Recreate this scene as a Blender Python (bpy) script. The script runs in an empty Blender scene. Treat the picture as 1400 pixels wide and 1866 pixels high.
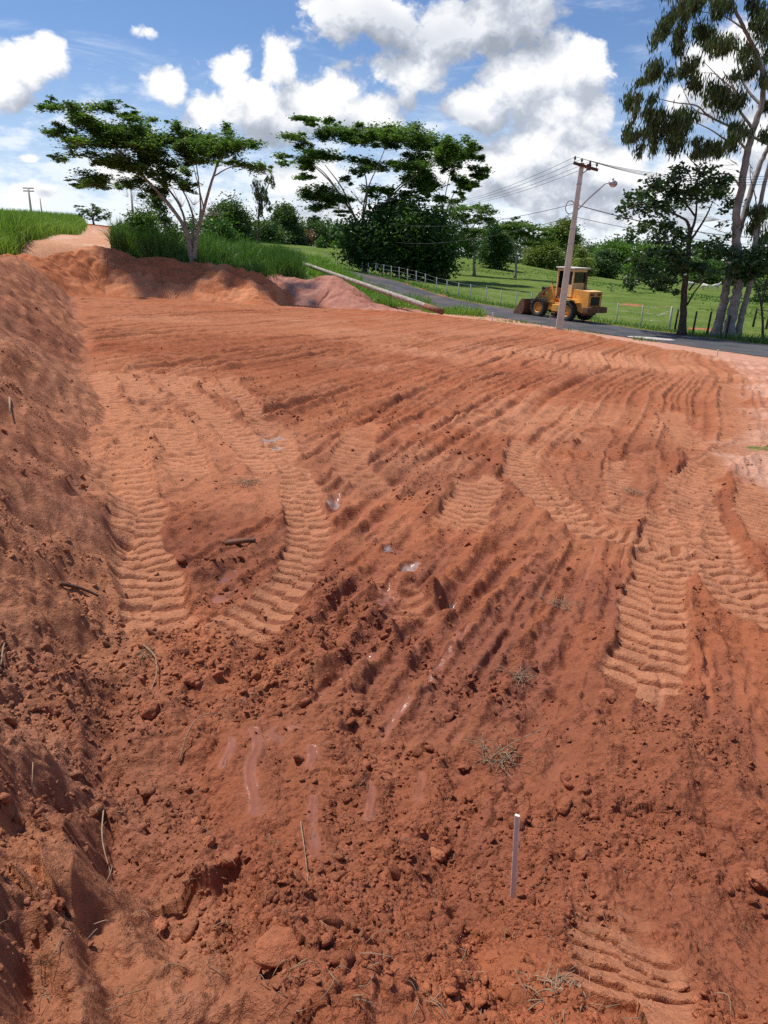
import bpy, bmesh, math
import numpy as np
from mathutils import Vector, Matrix

# ------------------------------------------------------------------ camera, sky, sun, exposure
SC = bpy.context.scene
COL = SC.collection
PITCH = math.radians(19.0); ROLL = math.radians(1.2); CH = 2.3; F = 1347.0
cam_d = bpy.data.cameras.new("camera"); cam = bpy.data.objects.new("camera", cam_d); COL.objects.link(cam)
cam_d.sensor_fit = 'AUTO'; cam_d.sensor_width = 36.0; cam_d.lens = F / 1866.0 * 36.0
cam_d.clip_start = 0.05; cam_d.clip_end = 12000
cam.matrix_world = Matrix.Translation((0, 0, CH)) @ Matrix.Rotation(math.pi/2 - PITCH, 4, 'X') @ Matrix.Rotation(ROLL, 4, 'Z')
SC.camera = cam
SC.view_settings.view_transform = 'Standard'; SC.view_settings.look = 'None'
SC.view_settings.exposure = 0.34; SC.view_settings.gamma = 1.0
SC.render.resolution_x = 768; SC.render.resolution_y = 1024
SC.cycles.max_bounces = 6; SC.cycles.diffuse_bounces = 3; SC.cycles.transmission_bounces = 4
SC.cycles.use_denoising = False; SC.cycles.denoiser = 'OPENIMAGEDENOISE'

SUN_EL = math.radians(64); SUN_AZ = math.radians(-60)      # azimuth from +Y (view) towards +X; sun stands left, a little in front
sun_d = bpy.data.lights.new("sun", 'SUN'); sun_d.energy = 3.9; sun_d.angle = math.radians(4.0); sun_d.color = (1.0, .945, .86)
sun = bpy.data.objects.new("sun", sun_d); COL.objects.link(sun)
SUNDIR = Vector((math.sin(SUN_AZ)*math.cos(SUN_EL), math.cos(SUN_AZ)*math.cos(SUN_EL), math.sin(SUN_EL)))
sun.rotation_euler = SUNDIR.to_track_quat('Z', 'Y').to_euler(); sun.location = SUNDIR * 100

def ray(px, py):
    """direction of the photograph's pixel (1400x1866) in the world"""
    u = (px - 700) / F; v = -(py - 933) / F
    c, s = math.cos(ROLL), math.sin(ROLL)
    x, y = u*c - v*s, u*s + v*c
    cp, sp = math.cos(PITCH), math.sin(PITCH)
    return np.array([x, cp + y*sp, -sp + y*cp])
def at(px, py, d):
    r = ray(px, py); return r * (d / r[1]) + np.array([0, 0, CH])
PK = 0.045 * .9231                                          # cross slope of the levelled plot
def onplot(px, py):
    r = ray(px, py)
    t = (-CH + PK*.225) / (r[2] + PK*(r[0] + .4167*r[1]))
    return r * t + np.array([0, 0, CH])

class NT:
    """tiny helper for node trees"""
    def __init__(s, tree): s.t = tree
    def n(s, typ, **kw):
        nd = s.t.nodes.new(typ)
        for k, v in kw.items():
            if k == 'i':
                for kk, vv in v.items(): s.put(nd, kk, vv)
            else: setattr(nd, k, v)
        return nd
    def put(s, nd, k, v):
        sock = nd.inputs[k]
        if isinstance(v, bpy.types.NodeSocket): s.t.links.new(v, sock)
        else: sock.default_value = v
    def m(s, op, a, b=None, c=None, clamp=False):
        nd = s.t.nodes.new('ShaderNodeMath'); nd.operation = op; nd.use_clamp = clamp
        for k, v in enumerate((a, b, c)):
            if v is not None: s.put(nd, k, v)
        return nd.outputs[0]
    def vm(s, op, a, b=None, out=0):
        nd = s.t.nodes.new('ShaderNodeVectorMath'); nd.operation = op
        s.put(nd, 0, a)
        if b is not None: s.put(nd, 1, b)
        return nd.outputs[out]
    def ss(s, v, a, b, lo=0.0, hi=1.0, kind='SMOOTHSTEP'):
        nd = s.t.nodes.new('ShaderNodeMapRange'); nd.interpolation_type = kind
        for k, x in zip(('Value', 'From Min', 'From Max', 'To Min', 'To Max'), (v, a, b, lo, hi)): s.put(nd, k, x)
        return nd.outputs[0]
    def mix(s, f, a, b, mode='MIX'):
        nd = s.t.nodes.new('ShaderNodeMix'); nd.data_type = 'RGBA'; nd.blend_type = mode
        s.put(nd, 0, f); s.put(nd, 6, a if not isinstance(a, tuple) else (*a, 1) if len(a) == 3 else a)
        s.put(nd, 7, b if not isinstance(b, tuple) else (*b, 1) if len(b) == 3 else b)
        return nd.outputs[2]
    def noise(s, vec, scale, detail=4, rough=.55, lac=2.0, dist=0.0, col=False):
        nd = s.n('ShaderNodeTexNoise', i={'Vector': vec, 'Scale': scale, 'Detail': detail, 'Roughness': rough, 'Lacunarity': lac, 'Distortion': dist})
        return nd.outputs['Color' if col else 0]
    def voro(s, vec, scale, detail=0, rough=.5, feature='F1'):
        nd = s.n('ShaderNodeTexVoronoi', feature=feature)
        if detail: nd.normalize = True
        s.put(nd, 'Vector', vec); s.put(nd, 'Scale', scale)
        if 'Detail' in nd.inputs and detail: s.put(nd, 'Detail', detail); s.put(nd, 'Roughness', rough)
        return nd.outputs[0]

# ---- sky: Sky Texture with cumulus clouds laid out in world directions
W = bpy.data.worlds.new("World"); SC.world = W; W.use_nodes = True
wt = W.node_tree
for n_ in list(wt.nodes): wt.nodes.remove(n_)
w = NT(wt)
tc = w.n('ShaderNodeTexCoord').outputs['Generated']
sky = w.n('ShaderNodeTexSky', sky_type='NISHITA', sun_disc=False, sun_elevation=SUN_EL, sun_rotation=SUN_AZ, air_density=1.0, dust_density=.6, ozone_density=1.6, altitude=500)
# cloud bodies: (px, py, half width, half height, weight)
BL = [(60,118,105,52,1.), (100,100,50,40,.9), (0,160,90,45,.9),
      (425,150,66,62,1.), (530,128,60,62,1.), (600,190,125,75,1.), (480,210,150,65,1.), (680,220,95,60,.9), (370,215,70,40,.8), (750,180,55,60,.7),
      (285,172,44,42,.85), (245,48,34,30,.62), (330,210,40,30,.6), (35,282,26,16,.62),
      (680,30,160,70,1.), (850,50,190,85,1.), (950,20,110,60,1.), (760,130,130,55,.85),
      (980,130,135,80,1.), (1060,110,75,60,1.), (900,190,75,55,.95), (1010,200,100,50,.9),
      (1000,250,130,50,1.), (1075,210,60,55,.9), (930,290,110,45,1.), (1080,300,120,60,.9), (1000,350,220,60,.85), (820,320,110,50,.75),
      (1330,130,90,120,.75), (1270,330,160,60,.85), (1420,260,120,90,.9), (1250,190,40,60,.62),
      (540,320,120,45,.75), (230,330,170,40,.6), (60,350,120,34,.62), (640,380,200,34,.66), (430,300,90,40,.62), (1150,390,200,40,.7), (200,240,60,14,.4), (980,-60,260,60,.9), (500,-90,120,50,.7)]
GREY = [(760,55,250,62,1.), (900,70,170,45,.8), (880,215,110,30,.8), (600,262,180,32,.75), (60,185,110,24,.6), (960,300,170,20,.5), (740,215,60,60,.45), (980,345,240,25,.45), (1330,200,120,80,.4)]
def azel(vec):
    sp = w.n('ShaderNodeSeparateXYZ', i={0: vec})
    a = w.m('ARCTAN2', sp.outputs[0], sp.outputs[1]); e = w.m('ARCSINE', sp.outputs[2])
    return w.n('ShaderNodeCombineXYZ', i={0: a, 1: e, 2: 0.0}).outputs[0]
def blobs(ae, lst):
    acc = None
    for px, py, rx, ry, wt_ in lst:
        d = ray(px, py); d = d / np.linalg.norm(d)
        a, e = math.atan2(d[0], d[1]), math.asin(d[2])
        k = 1.0 / (1 + ((px-700)**2 + (py-933)**2) / F**2) ** .75
        v = w.vm('SUBTRACT', ae, (a, e, 0)); v = w.vm('MULTIPLY', v, (F/rx/k, F/ry/k, 0))
        l = w.vm('LENGTH', v, out=1)
        g = w.ss(l, 1.45, .0, 0, wt_)
        acc = g if acc is None else w.m('SMOOTH_MAX', acc, g, .12)
    return acc
def density(vec, full=True):
    ae0 = azel(vec)
    wn = w.noise(vec, 9.0, 2, .5, col=True)                     # large scale domain warp
    ae = w.vm('ADD', ae0, w.vm('MULTIPLY', w.vm('SUBTRACT', wn, (.5, .5, .5)), (.10, .07, 0)))
    cov = blobs(ae, BL)
    st = w.vm('MULTIPLY', vec, (1, 1, 1.25))
    bil = w.voro(w.vm('ADD', st, w.vm('MULTIPLY', w.noise(st, 30.0, 3, .6, col=True), (.035, .035, .035))), 20.0, 4.0, .62)   # cauliflower lobes
    fb = w.noise(st, 13.0, 8 if full else 4, .64)
    d = w.m('MULTIPLY_ADD', cov, 1.55, -.36)
    d = w.m('ADD', d, w.m('MULTIPLY', w.m('SUBTRACT', .22, bil), 2.6))
    d = w.m('ADD', d, w.m('MULTIPLY', w.m('SUBTRACT', fb, .5), 1.3))
    return d, ae
dn, ae_ = density(tc)
up = w.vm('NORMALIZE', w.vm('ADD', tc, (-.012, 0, .036)))
d2, _ = density(up, False)
alpha = w.ss(dn, -.12, .36)
lit = w.ss(w.m('SUBTRACT', dn, d2), -.55, .65, 0, 1, 'LINEAR')
thick = w.ss(dn, .05, .75)
gm = blobs(ae_, GREY)
# shade of the cloud: bright on the edges that face up, grey underneath
sh = w.m('SUBTRACT', w.m('MULTIPLY_ADD', lit, .85, .36), w.m('MULTIPLY', gm, .60))
sh = w.m('ADD', sh, w.m('MULTIPLY', w.m('SUBTRACT', w.noise(tc, 34.0, 5, .6), .5), .30), clamp=True)
ccol = w.n('ShaderNodeValToRGB'); cr = ccol.color_ramp
cr.elements[0].position = .0; cr.elements[0].color = (.34, .38, .45, 1)
cr.elements[1].position = 1.0; cr.elements[1].color = (.95, .95, .96, 1)
e_ = cr.elements.new(.45); e_.color = (.54, .58, .66, 1)
e_ = cr.elements.new(.75); e_.color = (.76, .79, .84, 1)
w.put(ccol, 0, sh)
# thin high veil and the pale bands of small clouds low down
sep = w.n('ShaderNodeSeparateXYZ', i={0: tc}).outputs[2]
low = w.ss(sep, .22, .0)
sm = w.noise(w.vm('MULTIPLY', tc, (1, 1, 2.6)), 19.0, 6, .62)
sm2 = w.m('MULTIPLY', w.ss(w.m('MULTIPLY_ADD', low, .30, sm), .56, .78), w.ss(sep, .24, .12))
wisp = w.m('MULTIPLY', w.ss(w.noise(w.vm('MULTIPLY', tc, (1.2, 2.0, 6.0)), 4.5, 7, .65, dist=.6), .50, .80), .42)
hz = w.m('MULTIPLY', w.ss(sep, .24, -.02), .55)
skt = w.mix(1.0, sky.outputs[0], (.70, .84, 1.05), 'MULTIPLY')
b_sky = w.n('ShaderNodeBackground', i={'Color': skt, 'Strength': .088})
b_hz = w.n('ShaderNodeBackground', i={'Color': (.70, .77, .87, 1), 'Strength': 1.0})
b_wisp = w.n('ShaderNodeBackground', i={'Color': (.90, .91, .94, 1), 'Strength': 1.0})
b_cl = w.n('ShaderNodeBackground', i={'Color': ccol.outputs[0], 'Strength': .86})
def mixs(f, a, b):
    nd = w.n('ShaderNodeMixShader', i={0: f}); wt.links.new(a, nd.inputs[1]); wt.links.new(b, nd.inputs[2]); return nd.outputs[0]
o = mixs(hz, b_sky.outputs[0], b_hz.outputs[0])
o = mixs(wisp, o, b_wisp.outputs[0])
o = mixs(w.m('MULTIPLY', sm2, .55), o, b_wisp.outputs[0])
o = mixs(alpha, o, b_cl.outputs[0])
wo = w.n('ShaderNodeOutputWorld'); wt.links.new(o, wo.inputs[0])
try: W.cycles.sampling_method = 'MANUAL'; W.cycles.sample_map_resolution = 512
except Exception: pass
# ------------------------------------------------------------------ helpers
rng = np.random.default_rng(7)
_T = np.random.default_rng(3).random((256, 256)).astype(np.float32)
def vn(x, y, seed=0):
    x = x + seed*17.31; y = y + seed*9.77
    xi = np.floor(x); yi = np.floor(y); fx = x - xi; fy = y - yi
    xi = xi.astype(np.int64) & 255; yi = yi.astype(np.int64) & 255
    x1 = (xi + 1) & 255; y1 = (yi + 1) & 255
    fx = fx*fx*fx*(fx*(fx*6-15)+10); fy = fy*fy*fy*(fy*(fy*6-15)+10)
    a = _T[yi, xi]; b = _T[yi, x1]; c = _T[y1, xi]; d = _T[y1, x1]
    return (a + (b-a)*fx)*(1-fy) + (c + (d-c)*fx)*fy - .5
def fbm(x, y, wl, octv=4, gain=.5, seed=0, sp=None):
    """sum of octaves from wavelength wl down; octaves finer than the mesh spacing sp fade away"""
    r = 0; a = 1.0; ca, sa = math.cos(.6), math.sin(.6)
    for k in range(octv):
        q = vn(x/wl, y/wl, seed + k)
        if sp is not None: q = q * np.clip(wl/sp/2 - 1, 0, 1)
        r = r + a*q; a *= gain; wl *= .5; x, y = x*ca - y*sa, x*sa + y*ca
    return r
def cells(x, y, wl, seed=0):
    """distance to the nearest jittered cell point (in cells) and that cell's random number"""
    x = x/wl + seed*3.7; y = y/wl + seed*5.1
    xi = np.floor(x); yi = np.floor(y); best = np.full(x.shape, 9., np.float32); rid = np.zeros(x.shape, np.float32)
    for dx in (-1, 0, 1):
        for dy in (-1, 0, 1):
            cx = xi + dx; cy = yi + dy; ix = cx.astype(np.int64); iy = cy.astype(np.int64)
            jx = _T[(iy*3) & 255, (ix*7+31) & 255]; jy = _T[(iy*5+77) & 255, (ix*11+5) & 255]
            d = (x-cx-jx)**2 + (y-cy-jy)**2
            mlt = d < best; best = np.where(mlt, d, best); rid = np.where(mlt, _T[(iy*13+9) & 255, (ix*3+50) & 255], rid)
    return np.sqrt(best), rid
def sst(x, a, b):
    t = np.clip((x-a)/(b-a), 0, 1); return t*t*(3-2*t)
def seg_dist(x, y, P):
    """distance to polyline P (n,2), arclength there, and signed side (positive right)"""
    P = np.asarray(P, float); best = np.full(x.shape, 1e9); arc = np.zeros(x.shape); side = np.zeros(x.shape); acc = 0.
    for (ax, ay), (bx, by) in zip(P[:-1], P[1:]):
        dx, dy = bx-ax, by-ay; L = math.hypot(dx, dy) + 1e-9; dx /= L; dy /= L
        t = np.clip((x-ax)*dx + (y-ay)*dy, 0, L); qx = x-ax-t*dx; qy = y-ay-t*dy; d = np.hypot(qx, qy)
        mlt = d < best; best = np.where(mlt, d, best); arc = np.where(mlt, acc+t, arc)
        side = np.where(mlt, np.where(qx*dy - qy*dx > 0, d, -d), side); acc += L
    return best, arc, side
def smooth_path(P, n=6):
    P = np.asarray(P, float)
    if len(P) < 3: return P
    Q = np.vstack([2*P[0]-P[1], P, 2*P[-1]-P[-2]]); out = []
    for i in range(1, len(Q)-2):
        for t in np.linspace(0, 1, n, endpoint=False):
            a, b, c, d = Q[i-1], Q[i], Q[i+1], Q[i+2]
            out.append(.5*((2*b) + (c-a)*t + (2*a-5*b+4*c-d)*t*t + (3*b-a-3*c+d)*t**3))
    out.append(P[-1]); return np.array(out)

def mk(name, V, Fq, mat=None, parent=None, attrs=None, smooth=True, loc=None, link=True):
    """one mesh object from vertex and face arrays (faces: (n,4)/(n,3) array or list of tuples)"""
    me = bpy.data.meshes.new(name); V = np.asarray(V, np.float32)
    if isinstance(Fq, np.ndarray):
        n, k = Fq.shape
        me.vertices.add(len(V)); me.vertices.foreach_set('co', V.ravel())
        me.loops.add(n*k); me.loops.foreach_set('vertex_index', Fq.astype(np.int32).ravel())
        me.polygons.add(n); me.polygons.foreach_set('loop_start', np.arange(0, n*k, k, dtype=np.int32))
        me.update(calc_edges=True)
    else:
        me.from_pydata(V.tolist(), [], [tuple(map(int, f)) for f in Fq])
    if smooth: me.polygons.foreach_set('use_smooth', np.ones(len(me.polygons), bool))
    for k, a in (attrs or {}).items():
        a = np.asarray(a, np.float32)
        if a.ndim == 1:
            at_ = me.attributes.new(k, 'FLOAT', 'POINT'); at_.data.foreach_set('value', a)
        else:
            at_ = me.attributes.new(k, 'FLOAT_COLOR', 'POINT')
            at_.data.foreach_set('color', np.hstack([a, np.ones((len(a), 1), np.float32)]).astype(np.float32).ravel())
    if mat: me.materials.append(mat)
    ob = bpy.data.objects.new(name, me); COL.objects.link(ob)
    if parent is not None: ob.parent = parent
    if loc is not None: ob.location = loc
    return ob
def tag(o, label=None, cat=None, group=None, kind=None):
    if label: o['label'] = label
    if cat: o['category'] = cat
    if group: o['group'] = group
    if kind: o['kind'] = kind
    return o
def empty(name, loc, rz=0.0):
    o = bpy.data.objects.new(name, None); COL.objects.link(o); o.location = loc; o.rotation_euler = (0, 0, rz); o.empty_display_size = .2
    return o
class MB:
    """collects vertices and faces of one mesh"""
    def __init__(s): s.v = []; s.f = []; s.n = 0
    def add(s, V, Fs):
        s.v.append(np.asarray(V, float)); s.f += [tuple(int(i)+s.n for i in f) for f in Fs]; s.n += len(V); return s
    def box(s, x0, x1, y0, y1, z0, z1, bev=0.0, M=None):
        b = min(bev, .45*min(x1-x0, y1-y0, z1-z0))
        bm = bmesh.new(); bmesh.ops.create_cube(bm, size=1)
        for v in bm.verts: v.co = Vector(((x0+x1)/2 + v.co.x*(x1-x0), (y0+y1)/2 + v.co.y*(y1-y0), (z0+z1)/2 + v.co.z*(z1-z0)))
        if b > 0: bmesh.ops.bevel(bm, geom=bm.edges[:], offset=b, segments=2, affect='EDGES', profile=.7)
        return s.bm(bm, M)
    def bm(s, bm, M=None):
        bm.verts.index_update(); V = [tuple(M @ v.co) if M else tuple(v.co) for v in bm.verts]; Fs = [[v.index for v in f.verts] for f in bm.faces]
        bm.free(); return s.add(V, Fs)
    def tube(s, P, R, seg=8, cap=True):
        V, Fs = tube(P, R, seg, cap); return s.add(V, Fs)
    def prism(s, prof, y0, y1):
        """profile in x,z extruded along y"""
        n = len(prof); V = [(x, y0, z) for x, z in prof] + [(x, y1, z) for x, z in prof]
        return s.add(V, [tuple(range(n)), tuple(range(2*n-1, n-1, -1))] + [(i, i+n, (i+1) % n + n, (i+1) % n) for i in range(n)])
    def lathe(s, prof, seg=24, M=None):
        """profile (radius, height) turned round local y axis"""
        V = []; n = len(prof)
        for k in range(seg):
            a = 2*math.pi*k/seg
            for r, h in prof:
                p = Vector((r*math.cos(a), h, r*math.sin(a))); V.append(tuple(M @ p) if M else tuple(p))
        return s.add(V, [(k*n+i, k*n+i+1, ((k+1) % seg)*n+i+1, ((k+1) % seg)*n+i) for k in range(seg) for i in range(n-1)])
    def build(s, name, mat, parent=None, smooth=False, loc=None):
        o = mk(name, np.vstack(s.v), s.f, mat, parent, smooth=smooth, loc=loc)
        bm = bmesh.new(); bm.from_mesh(o.data); bmesh.ops.recalc_face_normals(bm, faces=bm.faces[:]); bm.to_mesh(o.data); bm.free()
        return o
def tube(P, R, seg=8, cap=True):
    P = np.asarray(P, float); n = len(P); R = np.full(n, R, float) if np.isscalar(R) else np.asarray(R, float)
    T = np.gradient(P, axis=0); T /= np.linalg.norm(T, axis=1)[:, None] + 1e-9
    u = np.cross(T[0], (0, 0, 1.)); u = u if np.linalg.norm(u) > .1 else np.cross(T[0], (1., 0, 0)); u /= np.linalg.norm(u)
    V = []; a = np.arange(seg)*2*math.pi/seg
    for i in range(n):
        u = u - T[i]*np.dot(u, T[i]); u /= np.linalg.norm(u)+1e-9; v = np.cross(T[i], u)
        V.append(P[i] + R[i]*(np.cos(a)[:, None]*u + np.sin(a)[:, None]*v))
    Fs = [(i*seg+k, i*seg+(k+1) % seg, (i+1)*seg+(k+1) % seg, (i+1)*seg+k) for i in range(n-1) for k in range(seg)]
    if cap: Fs += [tuple(range(seg-1, -1, -1)), tuple((n-1)*seg+k for k in range(seg))]
    return np.vstack(V), Fs

# ------------------------------------------------------------------ materials
def mat_new(name):
    m = bpy.data.materials.new(name); m.use_nodes = True; t = m.node_tree
    for n_ in list(t.nodes): t.nodes.remove(n_)
    k = NT(t); out = k.n('ShaderNodeOutputMaterial'); return m, k, out
def mat_plain(name, col, rough=.6, metal=0.0, var=.25, scale=6.0, dirt=None, bump=.0, bscale=40.0, spec=.5):
    """paint, metal, wood...: colour broken up by noise, dirt in patches"""
    m, k, out = mat_new(name); tcn = k.n('ShaderNodeTexCoord').outputs['Object']
    n1 = k.noise(tcn, scale, 5, .6); c = k.mix(k.ss(n1, .3, .7), tuple(x*(1-var) for x in col), tuple(min(1, x*(1+var*.6)) for x in col))
    if dirt: c = k.mix(k.ss(k.noise(tcn, scale*.45, 7, .68), dirt[1], dirt[1]+.16), c, dirt[0])
    b = k.n('ShaderNodeBsdfPrincipled', i={'Base Color': c, 'Roughness': k.m('MULTIPLY_ADD', n1, .25, rough-.12), 'Metallic': metal, 'Specular IOR Level': spec})
    if bump:
        bp = k.n('ShaderNodeBump', i={'Strength': bump, 'Distance': .02, 'Height': k.noise(tcn, bscale, 4, .6)}); k.put(b, 'Normal', bp.outputs[0])
    k.put(out, 0, b.outputs[0]); return m
def mat_leaf(name, dark, mid, light, trans=.3, rough=.5, spec=.35):
    m, k, out = mat_new(name); a = k.n('ShaderNodeAttribute', attribute_name='tone').outputs['Fac']
    r = k.n('ShaderNodeValToRGB'); e = r.color_ramp.elements
    e[0].position = 0; e[0].color = (*dark, 1); e[1].position = 1; e[1].color = (*light, 1); x = e.new(.5); x.color = (*mid, 1); k.put(r, 0, a)
    b = k.n('ShaderNodeBsdfPrincipled', i={'Base Color': r.outputs[0], 'Roughness': rough, 'Specular IOR Level': spec})
    tl = k.n('ShaderNodeBsdfTranslucent', i={'Color': k.mix(1.0, r.outputs[0], (1.2, 1.35, .6), 'MULTIPLY')})
    ms = k.n('ShaderNodeMixShader', i={0: trans}); k.t.links.new(b.outputs[0], ms.inputs[1]); k.t.links.new(tl.outputs[0], ms.inputs[2])
    k.put(out, 0, ms.outputs[0]); return m

def mat_soil():
    """ground: soil colour from the mesh attribute, broken up by crumbs and specks; grass where the attribute says so"""
    m, k, out = mat_new('soil'); g = k.n('ShaderNodeNewGeometry').outputs['Position']
    base = k.n('ShaderNodeAttribute', attribute_name='soil').outputs['Color']
    wet = k.n('ShaderNodeAttribute', attribute_name='wet').outputs['Fac']; gr = k.n('ShaderNodeAttribute', attribute_name='grass').outputs['Fac']
    n1 = k.noise(g, 3.1, 7, .68); n2 = k.noise(g, 46.0, 5, .7); n3 = k.noise(g, 190.0, 3, .6)
    n4 = k.noise(g, 13.0, 6, .74)
    f = k.m('ADD', k.m('MULTIPLY', n1, .30), k.m('ADD', k.m('MULTIPLY', n2, .36), k.m('ADD', k.m('MULTIPLY', n3, .22), k.m('MULTIPLY', n4, .42))))
    f = k.ss(f, .40, .90, .52, 1.50, 'LINEAR')
    fv = k.n('ShaderNodeCombineXYZ', i={0: f, 1: f, 2: f}).outputs[0]
    c = k.mix(1.0, base, fv, 'MULTIPLY')
    # loose pale crumbs
    cr = k.voro(g, 34.0); c = k.mix(k.m('MULTIPLY', k.ss(cr, .20, .08), k.ss(n1, .48, .66)), c, k.mix(1.0, base, (1.35, 1.30, 1.22), 'MULTIPLY'))
    c = k.mix(k.m('MULTIPLY', wet, .5), c, k.mix(1.0, base, (.62, .6, .62), 'MULTIPLY'))
    # grass
    gn = k.noise(g, .23, 6, .6); gf = k.noise(k.vm('MULTIPLY', g, (1, 1, .3)), 5.5, 6, .7); gm_ = k.noise(g, .9, 4, .65)
    gc = k.mix(k.ss(gn, .32, .68), (.120, .180, .036), (.180, .245, .060)); gc = k.mix(k.ss(gf, .38, .72), k.mix(1.0, gc, (.55, .6, .55), 'MULTIPLY'), k.mix(1.0, gc, (1.25, 1.2, 1.1), 'MULTIPLY'))
    gc = k.mix(k.m('MULTIPLY', k.ss(gm_, .52, .74), .7), gc, (.27, .25, .09))
    c = k.mix(k.ss(k.m('ADD', gr, k.m('MULTIPLY', k.m('SUBTRACT', k.noise(g, 1.7, 6, .7), .5), 1.1)), .38, .62), c, gc)
    b = k.n('ShaderNodeBsdfPrincipled', i={'Base Color': c, 'Roughness': k.m('SUBTRACT', .92, k.m('MULTIPLY', k.ss(wet, .25, .8), .70)), 'Specular IOR Level': k.m('MULTIPLY_ADD', wet, .45, .03)})
    hgt = k.m('ADD', k.m('MULTIPLY_ADD', n4, 1.3, k.m('MULTIPLY', n2, .55)), k.m('ADD', k.m('MULTIPLY', n3, .3), k.m('MULTIPLY', k.ss(cr, .42, .0), .25)))
    bp = k.n('ShaderNodeBump', i={'Strength': k.m('MULTIPLY_ADD', wet, -.75, .8), 'Distance': .028, 'Height': hgt}); k.put(b, 'Normal', bp.outputs[0])
    k.put(out, 0, b.outputs[0]); return m
M_SOIL = mat_soil()

# ------------------------------------------------------------------ the lie of the land
NEAR = [(1400,652,30),(1229,626,35),(1094,609,39.5),(880,571,48)]; FAR = [(1400,630,36.5),(1229,607,42.5),(1094,588,48),(880,556,58)]
CTRL = NEAR + FAR + [(651,497,82),(750,517,71.5),(1310,648,29),(1020,600,39.4),(900,583,44),(800,572,47.5),(690,558,51),
    (1100,512,150),(1230,529,165),(1330,533,170),(1400,556,75),(1100,545,75),(950,482,160),(850,480,140),(830,505,95),(700,487,110),(600,455,130),(560,449,160),(450,447,120),
    (100,455,42),(170,430,65),(185,410,100),(0,455,38),(80,440,50),(148,418,85),(60,425,75),(352,477,50),(230,455,52),(450,480,56),(540,498,58),(640,520,62),(560,480,66)]
CP = np.array([at(*c) for c in CTRL])
ring = [(420*math.sin(a), 420*math.cos(a), 3.0 + (4 if a < -.25 else 0)) for a in np.linspace(-1.4, 1.4, 13)] + [(-60, 5, 2.6), (-60, 40, 4.2), (-90, 90, 6.5), (60, 10, -2.2), (40, 20, -1.9), (0, -60, 0.5), (60, -60, -1), (-60, -60, 2)]
CP = np.vstack([CP, np.array(ring)])
def _tps_fit(P, lam=2.0):
    n = len(P); X = P[:, :2]/100; r = np.linalg.norm(X[:, None]-X[None], axis=2); K = np.where(r > 0, r*r*np.log(r+1e-12), 0) + lam*1e-4*np.eye(n)
    A = np.zeros((n+3, n+3)); A[:n, :n] = K; A[:n, n] = 1; A[:n, n+1:] = X; A[n, :n] = 1; A[n+1:, :n] = X.T
    return np.linalg.solve(A, np.concatenate([P[:, 2], [0, 0, 0]])), X
_TW, _TX = _tps_fit(CP)
def tps(x, y):
    x = np.asarray(x, float); y = np.asarray(y, float); sc = np.minimum(1, 430/np.maximum(np.hypot(x, y), 1)); u = x*sc/100; v = y*sc/100
    r = _TW[-3] + _TW[-2]*u + _TW[-1]*v
    for wgt, (a, b) in zip(_TW[:-3], _TX):
        d = (u-a)**2 + (v-b)**2; r = r + wgt*.5*d*np.log(d+1e-12)
    return r
# road centre strip
ND = np.array([-.46, .888]); NR = np.array([.888, .46]); N0 = at(*NEAR[0])[:2]
ROAD_W = 6.0
def road_uv(x, y):
    dx = x - N0[0]; dy = y - N0[1]; return dx*ND[0] + dy*ND[1], dx*NR[0] + dy*NR[1]      # along, across (0 = near edge)
# levelled plot: polygon of its far and right limit
EDGE = [onplot(*p)[:2] for p in [(-60,520),(150,532),(420,545),(520,556),(690,562),(800,574),(900,586),(1020,601),(1200,633),(1310,651),(1400,664)]]
EDGE = EDGE + [np.array([22., 14.]), np.array([30., 0.])]
def s_of(x, y): return (x - .225 + .4167*y)*.9231
def t_of(x, y): return -.3846*x + .9231*y
def inside(x, y):
    """signed distance to the plot's far limit, positive on the plot"""
    d, a, sd = seg_dist(x, y, EDGE); return sd
def ztop(t): return np.clip(.72 + .043*t, .6, 1.85)
def zbase(x, y):
    x = np.asarray(x, float); y = np.asarray(y, float)
    s = s_of(x, y); t = t_of(x, y)
    s2 = s + .55*fbm(x, y, 2.4, 4, .55, 40) + .1*np.sin(t*.9)
    plot = -.045*np.maximum(s, -1.0)
    Hb = ztop(t)*sst(t, -6, 1.0); Wd = 1.15*Hb + .35
    q = np.clip(-s2/Wd, 0, 1); bank = Hb*(.72*q + .28*q*q*(3-2*q)) + .022*np.clip(-s2-Wd, 0, 14)
    z = plot + bank
    z = z + .62*sst(y + .25*x, 2.55, 1.05)*sst(y, -9, -2)                                   # the spoil the photographer stands on
    zt = tps(x, y)
    k = np.maximum(sst(-s, 4.5, 10.0), sst(-inside(x, y), 0, 4.0))*sst(np.hypot(x, y), 12, 24)
    k = np.maximum(k, sst(np.hypot(x, y), 70, 100))
    return z*(1-k) + zt*k
def ground_z(x, y): return float(zbase(np.array([x]), np.array([y]))[0])
def onground(px, py, lo=1.0, hi=400.0):
    """where the pixel's line of sight meets the land"""
    r = ray(px, py); t = np.geomspace(lo, hi, 4000); p = r[None]*t[:, None]; p[:, 2] += CH
    below = p[:, 2] < zbase(p[:, 0], p[:, 1]); i = int(np.argmax(below)); return p[i] if below.any() else p[-1]

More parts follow.
